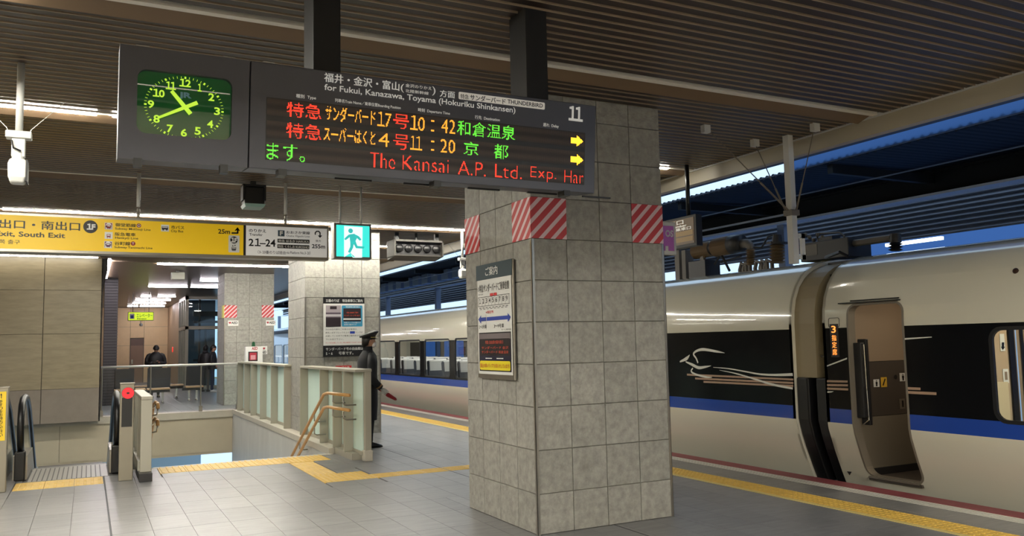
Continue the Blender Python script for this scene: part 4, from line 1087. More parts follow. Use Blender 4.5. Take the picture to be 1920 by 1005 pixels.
tb = thing('departure_board', 'long dark grey departure board with red, orange and green dot lettering', 'departure board', tuple(BP.P((ud+Wb)/2, 0, -.11)))
q = B(); wedge(q, ud+.003, Wb, 0, hb); obj('housing', q, [M_hous], tb, bevel=.004)
rows = []
for (a, c) in (((501, 181), (1095.5, 279)), ((501, 224), (1095.5, 313)), ((499, 264), (1093.5, 347.5))):
    p0 = BP.px(*a); p1 = BP.px(*c); rows.append((p0[0], p1[1], p1[0], p0[1]))
h_ = sum(r[3]-r[1] for r in rows)/3
rows = [(rows[0][0], (r[3]+r[1])/2-.0465, rows[0][2], (r[3]+r[1])/2+.0465) for r in rows]
q = B(); q.rect(BP, rows[0][0]-.004, rows[2][1]-.004, rows[0][2]+.004, rows[0][3]+.004, .0015); obj('display_frame', q, [M_black], tb)
for r in rows:
    q = B(); q.rect(BP, *r, .0025); obj('dot_panel', q, [M_led0], tb)
pitch = 0.0052
# unlit dot grid as real shallow dots is finer than a pixel: material
mm = MT['led off panel']; nt = mm.node_tree; N = nt.nodes; L = nt.links
tcn = N.new('ShaderNodeTexCoord'); vo = N.new('ShaderNodeTexVoronoi'); vo.inputs['Scale'].default_value = 1/pitch; vo.inputs['Randomness'].default_value = 0.0
mr = N.new('ShaderNodeMapRange'); mr.inputs['From Min'].default_value = .25; mr.inputs['From Max'].default_value = .45
mx = N.new('ShaderNodeMix'); mx.data_type = 'RGBA'; mx.inputs[6].default_value = (*lin((96, 78, 72)), 1); mx.inputs[7].default_value = (*lin((40, 32, 30)), 1)
L.new(tcn.outputs['Object'], vo.inputs[0]); L.new(vo.outputs['Distance'], mr.inputs[0]); L.new(mr.outputs[0], mx.inputs[0]); L.new(mx.outputs[2], N['Principled BSDF'].inputs['Base Color'])
def led(q, body, x0, y0, x1, y1, m):
    lat = all(ord(ch) < 128 for ch in body); bold = -.02 if (lat and not body[0].isdigit()) else -.006; thr = .33 if ('ー' in body or lat) else .45
    a = BP.px(x0, y0); c = BP.px(x1, y1); u0, u1, v0, v1 = a[0], c[0], c[1], a[1]
    vs, fs, (p0, q0, p1, q1) = text_mesh(body, bold)
    V = np.array(vs); V[:, 0] = (V[:, 0]-p0)/(p1-p0)*(u1-u0); V[:, 1] = (V[:, 1]-q0)/(q1-q0)*(v1-v0)
    nx = max(2, int(round((u1-u0)/pitch))); nyy = max(2, int(round((v1-v0)/pitch))); dx, dy = (u1-u0)/nx, (v1-v0)/nyy
    K = 4
    gx = (np.arange(nx*K)+.5)*dx/K; gy = (np.arange(nyy*K)+.5)*dy/K; hit = np.zeros((nyy*K, nx*K), bool)
    for f in fs:
        A, Bp, C_ = V[list(f)]
        i0, i1 = np.searchsorted(gx, [min(A[0], Bp[0], C_[0]), max(A[0], Bp[0], C_[0])]); j0, j1 = np.searchsorted(gy, [min(A[1], Bp[1], C_[1]), max(A[1], Bp[1], C_[1])])
        if i1 <= i0 or j1 <= j0: continue
        X, Y = np.meshgrid(gx[i0:i1], gy[j0:j1])
        def e(P, Q): return (Q[0]-P[0])*(Y-P[1])-(Q[1]-P[1])*(X-P[0])
        s1, s2, s3 = e(A, Bp), e(Bp, C_), e(C_, A)
        hit[j0:j1, i0:i1] |= ((s1 >= 0) & (s2 >= 0) & (s3 >= 0)) | ((s1 <= 0) & (s2 <= 0) & (s3 <= 0))
    cov = hit.reshape(nyy, K, nx, K).mean(axis=(1, 3))
    r = pitch*.40
    for j in range(nyy):
        for i in range(nx):
            if cov[j, i] > thr: 
                cx, cy = u0+(i+.5)*dx, v0+(j+.5)*dy; q.rect(BP, cx-r, cy-r, cx+r, cy+r, .004, 0, m)
q = B()
R_, O_l, G_ = 0, 1, 2
for a in (('特急', 538,190.5,602,225, R_), ('サンダーバード', 610,197,703,235, O_l), ('17', 707.5,209,733,239, O_l), ('号', 737,213,766,243, R_), ('10', 769,216,795.5,246, O_l), (':', 808,225,813.5,247, O_l), ('42', 827.5,223,853,251.6, O_l), ('和倉温泉', 857,225,965,264, G_),
          ('特急', 537,229,602,264, R_), ('スーパーはくと', 607,236.6,703,273, O_l), ('4', 710,249,729,276, O_l), ('号', 737,251,766,282, R_), ('11', 769,254.6,791,282.7, O_l), (':', 808,263.6,813.5,283, O_l), ('20', 826,260.6,852.5,288, O_l), ('京', 869.5,265,896,292.5, G_), ('都', 926,269.5,952,299.4, G_),
          ('ます。', 500,267,571,304.5, G_), ('The', 694,285.7,740,317, R_), ('Kansai', 755,291,840,324.5, R_), ('A.P.', 859,301.5,910,331, R_), ('Ltd.', 928,307.5,977.6,336, R_), ('Exp.', 994.6,312,1042,343, R_), ('Har', 1058,319,1092.5,344.5, R_)):
    led(q, *a)
for x0, y0, x1, y1 in ((1070, 253, 1092.5, 275.5), (1069.5, 288, 1092.5, 311)):
    a = BP.px(x0, y0); c = BP.px(x1, y1); W_, H_ = c[0]-a[0], a[1]-c[1]; nx, nyy = int(W_/pitch), int(H_/pitch)
    for i in range(nx):
        for j in range(nyy):
            s_, t_ = (i+.5)/nx, abs((j+.5)/nyy-.5)
            if (s_ < .55 and t_ < .27) or (s_ >= .5 and t_ < .5*(1-(s_-.5)/.5)+.02):
                cx, cy = a[0]+s_*W_, c[1]+(j+.5)/nyy*H_; q.rect(BP, cx-pitch*.45, cy-pitch*.45, cx+pitch*.45, cy+pitch*.45, .004, 0, 3)
obj('lit_dots', q, [glow('led red', (1.0, .045, .02), 1.9), glow('led amber', (1.0, .40, .035), 1.8), glow('led green', (.16, .95, .06), 1.3), glow('led yellow', (1.0, .55, .03), 2.4)], tb, kind='stuff')
q = B()
for a in (('福井・金沢・富山', 608,136,748,171,.02), ('for Fukui, Kanazawa, Toyama (Hokuriku Shinkansen)', 608,157.3,965.7,215,.015), ('(', 751,157,757,174,0), ('金沢のりかえ', 760,156.7,809,169.5,.01), ('北陸新幹線', 759.7,167,803,178.5,.01), (')', 810,162,816,180,0), ('方面', 824.5,168.5,852,184.8,.02), ('11', 1066,198,1092,229,.03)):
    q.textpx(BP, a[0], *a[1:5], .004, 0, a[5])
for a in (('種別  Type', 555,176,592,188.5), ('列車名Train Name／乗車位置Boarding Position', 627.8,184.5,750.7,206.5), ('時刻  Departure Time', 783.6,202.5,843,217), ('行先  Destination', 890,216,936.4,228.3), ('遅れ  Delay', 1018,230.5,1047,241.5)):
    q.textpx(BP, *a, .004, 0, .012)
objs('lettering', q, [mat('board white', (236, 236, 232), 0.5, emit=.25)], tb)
a = BP.px(859.7, 172); c = BP.px(1021, 206)
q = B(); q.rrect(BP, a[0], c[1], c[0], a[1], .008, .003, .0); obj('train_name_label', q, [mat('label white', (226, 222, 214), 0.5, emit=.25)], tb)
q = B(); q.textpx(BP, '特急', 863,176,878,187, .005, 0, .01); q.textpx(BP, 'サンダーバード', 881,177,947,196, .005, 0, .02); q.textpx(BP, 'THUNDERBIRD', 951,186.5,1017,202.5, .005, 0, .015); objs('lettering', q, [M_dark], tb)
q = B()
for px_ in (258, 420): 
    u, v = BP.px(px_, 300); q.box(.108+u-.02, .108+u+.02, Yb-.01, Yb+.045, 2.53, 2.575, 0)
obj('latch', q, [M_black], tc, kind='stuff')
q = B()
for px_ in (530, 820, 1063):
    u, v = BP.px(px_, 330); q.box(.108+u-.025, .108+u+.02, Yb-.01, Yb+.07, 2.54, 2.575, 0)
obj('latch', q, [M_black], tb, kind='stuff')
q = B()
for px_, py_ in ((268, 82), (431, 101), (506, 110), (772, 146), (944, 169), (1085, 188)):
    u, v = BP.px(px_, py_); q.tube([BP.P(u-.035, hb+.002, -.03), BP.P(u-.03, hb+.012, -.03), BP.P(u+.03, hb+.012, -.03), BP.P(u+.035, hb+.002, -.03)], .003, 5)
obj('top_handle', q, [M_steel], tb, kind='stuff')
q = B()
for k in range(5): q.box(.108+ud+.5+k*.42, .108+ud+.72+k*.42, Yb+.10, Yb+.115, 2.562, 2.572)
obj('vent_slot', q, [M_black], tb, kind='stuff')
for x0, lab in ((1.105, 'black square post carrying the board, next to the clock end'), (2.487, 'black square post carrying the board, nearer the big column')):
    q = B(); q.box(x0+.002, x0+.162, 4.60, 4.83, 3.168, 3.79); tag(obj('hanging_post', q, [M_bpost], bevel=.004), lab, 'post')
    bpy.data.objects[-1] if False else None

# ------------------------------------------------------------------ hanging signs
def glowpaint(name, rgb, e): return mat(name, rgb, 0.4, emit=e)
Ys = 11.0; SP = face_y(Ys)
t = thing('exit_sign', 'long yellow and white hanging sign pointing to the south exit and transfers', 'sign', (1.0, Ys+.1, 2.757))
q = B(); q.box(-2.3, 2.86, Ys+.002, Ys+.20, 2.757, 3.222); obj('housing', q, [M_steel], t, bevel=.008)
q = B(); q.rect(SP, -2.27, 2.795, SP.px(457, 440)[0], 3.185, .0); obj('yellow_panel', q, [glowpaint('sign yellow', (222, 182, 20), .24)], t)
q = B(); q.rect(SP, SP.px(461, 440)[0], 2.795, 2.835, 3.185, .0); obj('white_panel', q, [glowpaint('sign white', (222, 220, 216), .22)], t)
q = B(); q.rect(SP, SP.px(456.5, 440)[0], 2.795, SP.px(461, 440)[0], 3.185, .002); obj('divider', q, [M_black], t)
def A3(x, y): return (x*.3183, 360+y*.3183)
def A4(x, y): return (400+x*.3183, 360+y*.3183)
def tx(q, f, body, x0, y0, x1, y1, m=0, bold=.01, pl=SP, off=.004): q.textpx(pl, body, *f(x0, y0), *f(x1, y1), off, m, bold)
q = B()
for a in (('出口・南出口', -2, 160, 470, 230, .03), ('Exit, South Exit', -26, 228, 383, 277, .02), ('남쪽 출구', -40, 278, 117, 308, 0), ('御堂筋線', 680, 183, 800, 208, .02), ('Subway Midōsuji Line', 678, 208, 887, 233, .01), ('阪急電車', 678, 238, 798, 262, .02), ('Hankyū Line', 678, 262, 814, 284, .01),
          ('谷町線', 675, 291, 767, 316, .02), ('Subway Tanimachi Line', 674, 318, 898, 341, .01), ('市バス', 1008, 197, 1084, 221, .02), ('City Bus', 1007, 222, 1079, 243, .01), ('25m', 1285, 218, 1355, 248, .02)):
    tx(q, A3, a[0], *a[1:5], 0, a[5])
for a in (('のりかえ', 210, 217, 310, 240, .02), ('Transfer', 212, 242, 290, 260, .01), ('21–24', 208, 272, 366, 323, .02), ('おおさか東線', 430, 228, 568, 251, .02), ('Osaka Higashi Line', 430, 252, 567, 271, .0), ('（3-10番のりば経由', 262, 343, 425, 368, 0), ('via Platform No.3-10）', 430, 345, 572, 370, 0), ('後方', 602, 281, 634, 295, .0), ('255m', 580, 307, 658, 334, .02)):
    tx(q, A4, a[0], *a[1:5], 0, a[5])
def arrow(pts, w_, f, m=0, off=.004):
    P = [Vector((*SP.px(*f(*p)), 0)) for p in pts]
    for a, c in zip(P, P[1:]):
        d = (c-a).normalized(); n = Vector((-d.y, d.x, 0))*w_; a = a-d*w_*.5; c2 = c+d*w_*.5
        q.poly(SP, [(p.x, p.y) for p in (a-n, c2-n, c2+n, a+n)], off, 0, m)
arrow([(1366, 242), (1400, 242), (1400, 218)], .010, A3); q.polypx(SP, [A3(1383, 226), A3(1400, 208), A3(1412, 228)], .004); arrow([(1385, 228), (1399, 212), (1410, 228)], .006, A3)
arrow([(600, 250), (600, 240), (608, 232), (620, 232), (628, 240), (628, 262)], .008, A4); q.polypx(SP, [A4(615, 256), A4(641, 256), A4(628, 271)], .004)
q.disc(SP, SP.px(*A3(533, 205)), .077, .004, 28, 0)
q.disc(SP, SP.px(*A3(1378, 283)), .046, .0045, 28, 0)
q.rectpx(SP, *A4(378, 275), *A4(566, 304), .004, 0, 0); q.rectpx(SP, *A4(377, 308), *A4(565, 337), .004, 0, 0)
objs('lettering', q, [M_black], t)
q = B()
q.rrect(SP, *SP.px(*A3(1345, 355)), *SP.px(*A3(1411, 257)), .012, .003)
tx(q, A3, '1F', 512, 186, 562, 224, 0, .05, off=.006)
for cx, cy in ((640, 201), (640, 256), (637, 310), (972, 213)): q.rectpx(SP, *A3(cx-23, cy-21), *A3(cx+23, cy+21), .003)
tx(q, A4, '特急 はるか HARUKA', 384, 279, 562, 301, 0, .02, off=.006); tx(q, A4, '特急 くろしお KUROSHIO', 382, 312, 562, 334, 0, .02, off=.006)
objs('lettering', q, [M_white], t)
q = B(); tx(q, A3, '1F', 1361, 268, 1396, 298, 0, .05, off=.007); objs('lettering', q, [M_white], t)
q = B()
for cx, cy, mm_ in ((640, 201, 0), (640, 256, 1), (637, 310, 2)):
    if mm_ != 1:
        q.rectpx(SP, *A3(cx-20, cy-18), *A3(cx+20, cy+18), .005, 0, mm_)
        c = SP.px(*A3(cx, cy+2)); q.rect(SP, c[0]-.033, c[1]-.038, c[0]+.033, c[1]+.01, .006, 0, 3); q.disc(SP, (c[0], c[1]+.008), .033, .006, 16, 3)
    q.rectpx(SP, *A3(cx-11, cy-8), *A3(cx+11, cy+11), .008, 0, mm_ if mm_ != 1 else 1); q.rectpx(SP, *A3(cx-8, cy-5), *A3(cx+8, cy+3), .010, 0, 3)
    q.rectpx(SP, *A3(cx-10, cy+12), *A3(cx-5, cy+16), .008, 0, mm_); q.rectpx(SP, *A3(cx+5, cy+12), *A3(cx+10, cy+16), .008, 0, mm_)
q.rectpx(SP, *A3(953, 203), *A3(990, 222), .005, 0, 4); q.rectpx(SP, *A3(956, 206), *A3(987, 212), .007, 0, 3)
for x in (961, 982): q.disc(SP, SP.px(*A3(x, 223)), .009, .006, 10, 4)
q.rectpx(SP, *A3(1364, 325), *A3(1390, 342), .005, 0, 4); q.rectpx(SP, *A3(1367, 328), *A3(1387, 334), .007, 0, 3); q.rectpx(SP, *A3(1366, 343), *A3(1388, 347), .005, 0, 4)
q.polypx(SP, [A3(1366, 320), A3(1371, 312), A3(1376, 320)], .005, 0, 4); q.polypx(SP, [A3(1379, 312), A3(1389, 312), A3(1384, 320)], .005, 0, 4)
c = SP.px(*A3(818, 198)); q.disc(SP, c, .026, .005, 20, 0); q.disc(SP, c, .018, .006, 20, 3); tx(q, A3, 'M', 812, 191, 824, 204, 0, .03, off=.008)
c = SP.px(*A3(784, 304)); q.disc(SP, c, .026, .005, 20, 0); tx(q, A3, 'T', 778, 297, 790, 310, 3, .03, off=.008)
q.rectpx(SP, *A4(380, 225), *A4(419, 262), .005, 0, 5); tx(q, A4, 'F', 391, 230, 409, 257, 3, .05, off=.007)
objs('pictogram', q, [mat('sign maroon', (150, 50, 52), .5), mat('sign brown red', (138, 56, 70), .5), mat('sign purple', (96, 40, 92), .5), M_white, M_dark, mat('sign slate', (62, 84, 98), .5)], t)
for x, lab in ((.508, 'white hanger tube with a chain link above the yellow part of the exit sign'), (2.286, 'white hanger tube with a chain link above the white part of the exit sign')):
    h = thing('sign_hanger', lab, 'hanger', (x, Ys+.02, 3.23))
    q = B(); q.cyl((x, Ys+.02, 3.36), (x, Ys+.02, 3.79), .022, .022, 12); obj('tube', q, [M_white], h, smooth=True)
    q = B(); q.lathe([(.010, 3.22), (.02, 3.24), (.02, 3.27), (.009, 3.285), (.018, 3.30), (.018, 3.33), (.009, 3.345), (.009, 3.37)], (x, Ys+.02, 0), 'z', 10); obj('chain', q, [M_steel], h)
# green running man exit light
Ye = 10.9; EP = face_y(Ye)
t = thing('exit_light', 'square green emergency exit light with a running figure', 'exit light', (3.15, Ye+.08, 2.77))
e0, e1, f0, f1 = 2.905, 3.425, 2.775, 3.262
q = B(); q.box(e0, e1, Ye+.003, Ye+.16, f0, f1); obj('housing', q, [M_steel], t, bevel=.006)
q = B(); q.rect(EP, e0+.03, f0+.03, e1-.03, f1-.03, .001); obj('green_panel', q, [glow('exit green', (.05, .78, .68), 1.05)], t)
def E4(x, y): return EP.px(400+x*.3183, 360+y*.3183)
q = B()
q.poly(EP, [E4(770, 200), E4(879, 208), E4(876, 387), E4(822, 387), E4(806, 360), E4(770, 384)], .003, 0, 0)
obj('doorway', q, [glow('exit white', (.86, 1.0, .97), 1.0)], t)
q = B(); q.disc(EP, E4(808, 229), .033, .005, 16)
for pts in (((800,250),(832,246),(846,272),(828,306),(806,298)), ((806,262),(798,250),(778,268),(770,278),(780,284),(800,268)), ((836,250),(858,262),(872,280),(862,288),(846,272),(830,262)),
            ((806,296),(830,292),(822,330),(806,360),(792,354),(806,322)), ((822,298),(836,286),(848,318),(890,322),(886,334),(840,332)), ((808,360),(822,382),(836,384),(806,364))):
    q.poly(EP, [E4(*p) for p in pts][::-1], .005)
obj('running_figure', q, [glow('exit teal figure', (.04, .50, .46), 1.0)], t)
for x in (3.008, 3.302):
    q = B(); q.cyl((x, Ye+.08, 3.25), (x, Ye+.08, 3.79), .014, .014, 10); obj('hanger', q, [M_white], t, smooth=True)
# five lamp signal box
KS = 15.2/12.1
def KB(q): q.v = [(x*KS, y*KS, (z-1.6)*KS+1.6) for x, y, z in q.v]; return q
t = thing('signal_box', 'black signal box with a row of five round lamps under the ceiling', 'signal lamp', (5.65, 15.3, 3.3))
q = B(); q.box(4.13, 4.90, 12.02, 12.28, 2.97, 3.20, 0); obj('body', KB(q), [M_dark], t, bevel=.01)
q = B(); q.box(4.12, 4.91, 11.93, 12.03, 3.18, 3.21); q.hexa([(4.12, 11.94, 2.96), (4.91, 11.94, 2.96), (4.91, 12.3, 2.92), (4.12, 12.3, 2.92)], [(4.12, 11.94, 2.975), (4.91, 11.94, 2.975), (4.91, 12.3, 2.97), (4.12, 12.3, 2.97)]); q.box(4.11, 4.13, 11.93, 12.3, 2.96, 3.21); q.box(4.89, 4.91, 11.93, 12.3, 2.96, 3.21); obj('hood', KB(q), [mat('grey brown', (58, 55, 50), .5)], t)
for k in range(5):
    q = B(); q.lathe([(.062, 12.02), (.062, 11.99), (.05, 11.985), (.03, 11.97), (.01, 11.965)], (4.21+k*.152, 0, 3.085), 'y', 16); obj('lamp_lens', KB(q), [M_black], t, smooth=True)
q = B(); q.cyl((4.52, 12.1, 3.2), (4.52, 12.1, 3.34), .02); q.box(4.16, 4.22, 12.05, 12.1, 3.2, 3.34); q.box(4.82, 4.88, 12.05, 12.1, 3.2, 3.34); obj('bracket', KB(q), [M_black], t)
# grey black box on the ceiling
t = thing('ceiling_box', 'black box with a pale lower edge fixed to the slats behind the board', 'projector', (1.88, 11.0, 3.43))
q = B(); q.box(1.76, 2.01, 10.98, 11.25, 3.47, 3.70); obj('body', q, [M_black], t, bevel=.02)
q = B(); q.hexa([(1.75, 10.96, 3.47), (2.02, 10.96, 3.47), (2.02, 11.27, 3.47), (1.75, 11.27, 3.47)], [(1.77, 10.98, 3.43), (2.0, 10.98, 3.43), (2.0, 11.25, 3.43), (1.77, 11.25, 3.43)]); obj('lower_edge', q, [mat('pale teal', (150, 186, 180), .4)], t)
q = B(); q.box(1.74, 1.76, 11.0, 11.2, 3.52, 3.73); q.box(2.01, 2.03, 11.0, 11.2, 3.52, 3.73); q.box(1.74, 2.03, 11.0, 11.2, 3.71, 3.73); q.box(1.85, 1.91, 11.05, 11.15, 3.73, 3.79); obj('bracket', q, [M_black], t)
def cctv(x, y, lab, s=1.0):
    t = thing('security_camera', lab, 'security camera', (x, y, 2.85))
    q = B(); q.cyl((x, y, 3.24), (x, y, 3.79), .026*s, .026*s, 14); obj('pole', q, [M_white], t, smooth=True)
    q = B(); q.box(x-.085*s, x+.085*s, y-.05, y+.05, 3.20, 3.255); q.box(x-.045*s, x+.045*s, y-.03, y+.03, 3.06, 3.21); obj('mount', q, [M_white], t, bevel=.008)
    q = B(); q.tube([(x, y, 3.10), (x, y, 3.03), (x, y, 3.0)], [.035, .045, .05], 12); q.ring_loft([[(x+dx*a, y+dy*a2, z) for dx, dy in ((-1, -1), (1, -1), (1, 1), (-1, 1))] for z, a, a2 in ((3.04, .05, .06), (3.0, .062, .08), (2.9, .058, .08), (2.86, .045, .06))]); obj('housing', q, [M_white], t, bevel=.012)
    q = B(); q.box(x+.055, x+.066, y-.085, y+.085, 2.87, 3.03); obj('visor', q, [M_dark], t)
    q = B(); q.tube([(x-.045, y-.04, 3.18), (x-.03, y-.05, 3.12), (x+.02, y-.05, 3.10)], .007, 6); obj('cable', q, [M_black], t)
    q = B()
    for sx in (-1, 1): q.tube([(x+sx*.07, y, 3.25), (x+sx*.08, y, 3.28), (x+sx*.30, y, 3.52)], .003, 5)
    obj('stay_wire', q, [M_steel], t, kind='stuff')
cctv(-.50, 7.1, 'white security camera hanging on a pole at the far left')
cctv(6.40, 14.6, 'white security camera on a pole just left of the big column')
# pole with stay wires over the train gap
t = thing('mirror_pole', 'white square pole with stay wires hanging over the gap between the cars', 'pole', (6.73, 6.5, 2.4))
q = B(); q.box(6.69, 6.765, 6.46, 6.54, 2.38, 3.79); obj('pole', q, [M_white], t, bevel=.004)
q = B(); q.box(6.765, 6.80, 6.49, 6.51, 2.46, 2.70); q.box(6.80, 6.89, 6.485, 6.515, 2.43, 2.48); q.box(6.80, 6.89, 6.485, 6.515, 2.66, 2.71); q.box(6.84, 6.89, 6.485, 6.515, 2.43, 2.71); obj('bracket_plate', q, [M_white], t)
q = B()
for sp_, en in (((5.59, 6.5, 3.76), (6.69, 6.5, 2.95)), ((6.51, 6.77, 3.74), (6.70, 6.54, 2.93)), ((6.61, 6.01, 3.76), (6.75, 6.46, 2.93))):
    q.tube([sp_, en], .006, 6)
    m_ = Vector(sp_)*.35+Vector(en)*.65; q.tube([m_, en], .011, 6)
q.box(6.67, 6.785, 6.44, 6.56, 2.90, 2.96); obj('stay_wires', q, [mat('stay wire', (120, 112, 100), .5)], t, kind='stuff')
q = B()
for x, y in ((5.59, 6.5), (6.51, 6.77), (6.61, 6.01)): q.box(x-.04, x+.04, y-.03, y+.03, 3.70, 3.785)
obj('ceiling_anchor', q, [M_white], t, kind='stuff')
# brown lit boarding number sign
t = thing('boarding_sign', 'brown boarding number sign hung from a black pole beside the big column', 'sign', (6.63, 8.3, 2.75))
q = B(); q.cyl((6.66, 8.13, 3.10), (6.66, 8.13, 3.79), .028, .028, 12); obj('pole', q, [M_black], t, smooth=True)
q = B(); q.box(6.605, 6.70, 7.93, 8.75, 2.74, 3.13); obj('housing', q, [M_dark], t, bevel=.004)
q = B(); q.box(6.60, 6.606, 7.97, 8.75, 2.78, 3.10, 0); obj('brown_panel', q, [mat('sign brown', (104, 84, 62), .4, emit=.25)], t)
pb = face_x(6.60); q = B(); q.box(6.596, 6.60, 7.99, 8.72, 2.81, 2.87); q.box(6.596, 6.60, 7.99, 8.72, 2.885, 2.945); obj('ochre_strip', q, [mat('sign ochre', (150, 118, 66), .4, emit=.2)], t)
q = B(); q.textpx(pb, '乗車口', 1256, 417, 1284, 410, .004, 0, .03) if False else q.text(pb, '乗車口', -8.66, 3.035, -8.16, 3.09, .004, 0, .03)
q.text(pb, 'Door Number', -8.66, 3.0, -8.10, 3.028, .004, 0, .02); q.text(pb, '12 号車乗車口', -8.66, 2.955, -8.02, 2.993, .004, 0, .03)
objs('lettering', q, [mat('letter white', (235, 232, 220), .4, emit=.5)], t)
t = thing('flag_sign', 'purple sign in a white frame sticking out behind the big column', 'sign', (5.2, 7.02, 2.5))
q = B(); q.box(4.775, 5.555, 7.0, 7.04, 2.49, 2.845); obj('frame', q, [M_white], t, bevel=.01)
q = B(); q.box(4.81, 5.52, 6.996, 7.0, 2.535, 2.80); obj('purple_panel', q, [mat('sign violet', (152, 84, 150), .4, emit=.15)], t)
pv = face_y(6.996); q = B(); q.textpx(pv, 'OS', 1247, 431, 1262, 445, .004, 0, .04); q.rectpx(pv, 1247, 461, 1253, 471, .004); objs('lettering', q, [M_white], t)

# ------------------------------------------------------------------ posters and small wall things
PA = face_x(CA[0]-.030)
def A6(x, y): return (860+x*.3584, 360+y*.3584)
pa = {k: PA.px(*A6(*v)) for k, v in dict(tl=(96,388), tr=(283,350), br=(297,983), bl=(106,975)).items()}
u0, u1 = (pa['tl'][0]+pa['bl'][0])/2, (pa['tr'][0]+pa['br'][0])/2; v0, v1 = (pa['br'][1]+pa['bl'][1])/2, (pa['tl'][1]+pa['tr'][1])/2
t = thing('guide_poster', 'framed boarding guide poster with a blue double arrow on the big column', 'poster', tuple(PA.P((u0+u1)/2, v0)))
q = B(); q.rect(PA, u0, v0, u1, v1, .008, .022); obj('frame', q, [M_steel], t, bevel=.004)
W_, H_ = u1-u0, v1-v0
def pu(fx, fy): return u0+fx*W_, v1-fy*H_      # fractions, y from the top
def R2(q, a, b_, c, d, off, m=0): x0_, y0_ = pu(a, d); x1_, y1_ = pu(c, b_); q.rect(PA, x0_, y0_, x1_, y1_, off, 0, m)
def T2(q, s_, a, b_, c, d, off=.014, m=0, bold=.01): x0_, y0_ = pu(a, d); x1_, y1_ = pu(c, b_); q.text(PA, s_, x0_, y0_, x1_, y1_, off, m, bold)
q = B(); R2(q, .03, .012, .97, .96, .010); obj('sheet', q, [M_white], t)
q = B(); R2(q, .0, .0, 1, .135, .0115); obj('header', q, [mat('poster slate', (44, 66, 76), .4)], t)
q = B(); T2(q, 'ご案内', .28, .03, .62, .105, bold=.02); objs('lettering', q, [M_white], t)
q = B(); T2(q, '特急サンダーバードご乗車位置', .10, .175, .92, .245, bold=.02)
for i in range(9): T2(q, str(i+1), .09+i*.093, .30, .135+i*.093, .343, bold=.01)
T2(q, '1～2号車', .07, .53, .29, .565); T2(q, '3～9号車', .50, .53, .77, .565); T2(q, 'ホーム案内図', .70, .575, .95, .588, bold=0); T2(q, '運行区間', .07, .255, .2, .268, bold=0); T2(q, '一二番線', .04, .19, .09, .235, bold=0)
objs('lettering', q, [M_black], t)
q = B()      # train outline and blocks
for a, b_, c, d in ((.05, .285, .93, .289), (.05, .365, .93, .369), (.05, .285, .056, .369), (.925, .285, .93, .369)): R2(q, a, b_, c, d, .013)
for i in range(10): R2(q, .075+i*.092, .29, .08+i*.092, .365, .013)
for i in range(9): R2(q, .085+i*.092, .38, .15+i*.092, .385, .013)
for i in range(8): R2(q, .10+i*.10, .392, .165+i*.10, .396, .013)
R2(q, .28, .44, .284, .575, .016)
obj('train_diagram', q, [M_black], t, kind='stuff')
q = B(); R2(q, .40, .262, .49, .288, .013); R2(q, .505, .262, .59, .288, .013); 
c = pu(.285, .424); q.disc(PA, c, .008, .013); objs('red_mark', q, [mat('poster red', (200, 40, 40), .5)], t, ) if False else obj('red_mark', q, [mat('poster red', (200, 40, 40), .5)], t, kind='stuff')
q = B(); T2(q, '現在地', .31, .41, .49, .435, bold=.02); objs('lettering', q, [MT['poster red']], t)
q = B(); q.poly(PA, [pu(*p) for p in ((.05,.482),(.13,.445),(.13,.466),(.275,.466),(.275,.498),(.13,.498),(.13,.52))], .013); q.poly(PA, [pu(*p) for p in ((.295,.498),(.295,.466),(.87,.466),(.87,.445),(.95,.482),(.87,.52),(.87,.498))], .013)
obj('blue_arrow', q, [mat('poster blue', (30, 60, 160), .5)], t)
q = B(); R2(q, .06, .60, .94, .935, .012); R2(q, .07, .61, .93, .93, .013, 1); R2(q, .07, .61, .93, .66, .0135, 2); R2(q, .09, .655, .91, .80, .014, 3); 
obj('photo_print', q, [M_black, mat('print navy', (30, 28, 52), .4), mat('print grey', (120, 110, 112), .4), mat('print dark', (34, 26, 28), .4)], t)
q = B(); T2(q, '特急 自由席の案内表示', .25, .67, .75, .70, .016, 0); T2(q, 'サンダーバード 金沢', .14, .72, .88, .745, .016, 0); T2(q, 'サンダーバード 和倉温泉', .14, .757, .88, .782, .016, 0); objs('lettering', q, [mat('print red', (210, 84, 60), .5)], t)
q = B(); R2(q, .25, .82, .43, .828, .016); R2(q, .56, .82, .74, .828, .016); obj('lamp_print', q, [M_white], t)
q = B(); a = pu(.08, .925); c = pu(.92, .845); q.rrect(PA, a[0], a[1], c[0], c[1], .02, .015); obj('yellow_label', q, [mat('poster yellow', (232, 214, 40), .4)], t)
q = B(); T2(q, '（頭上の青いランプでお知らせしています）', .10, .868, .90, .905, .018, 0, .01); objs('lettering', q, [MT['poster red']], t)
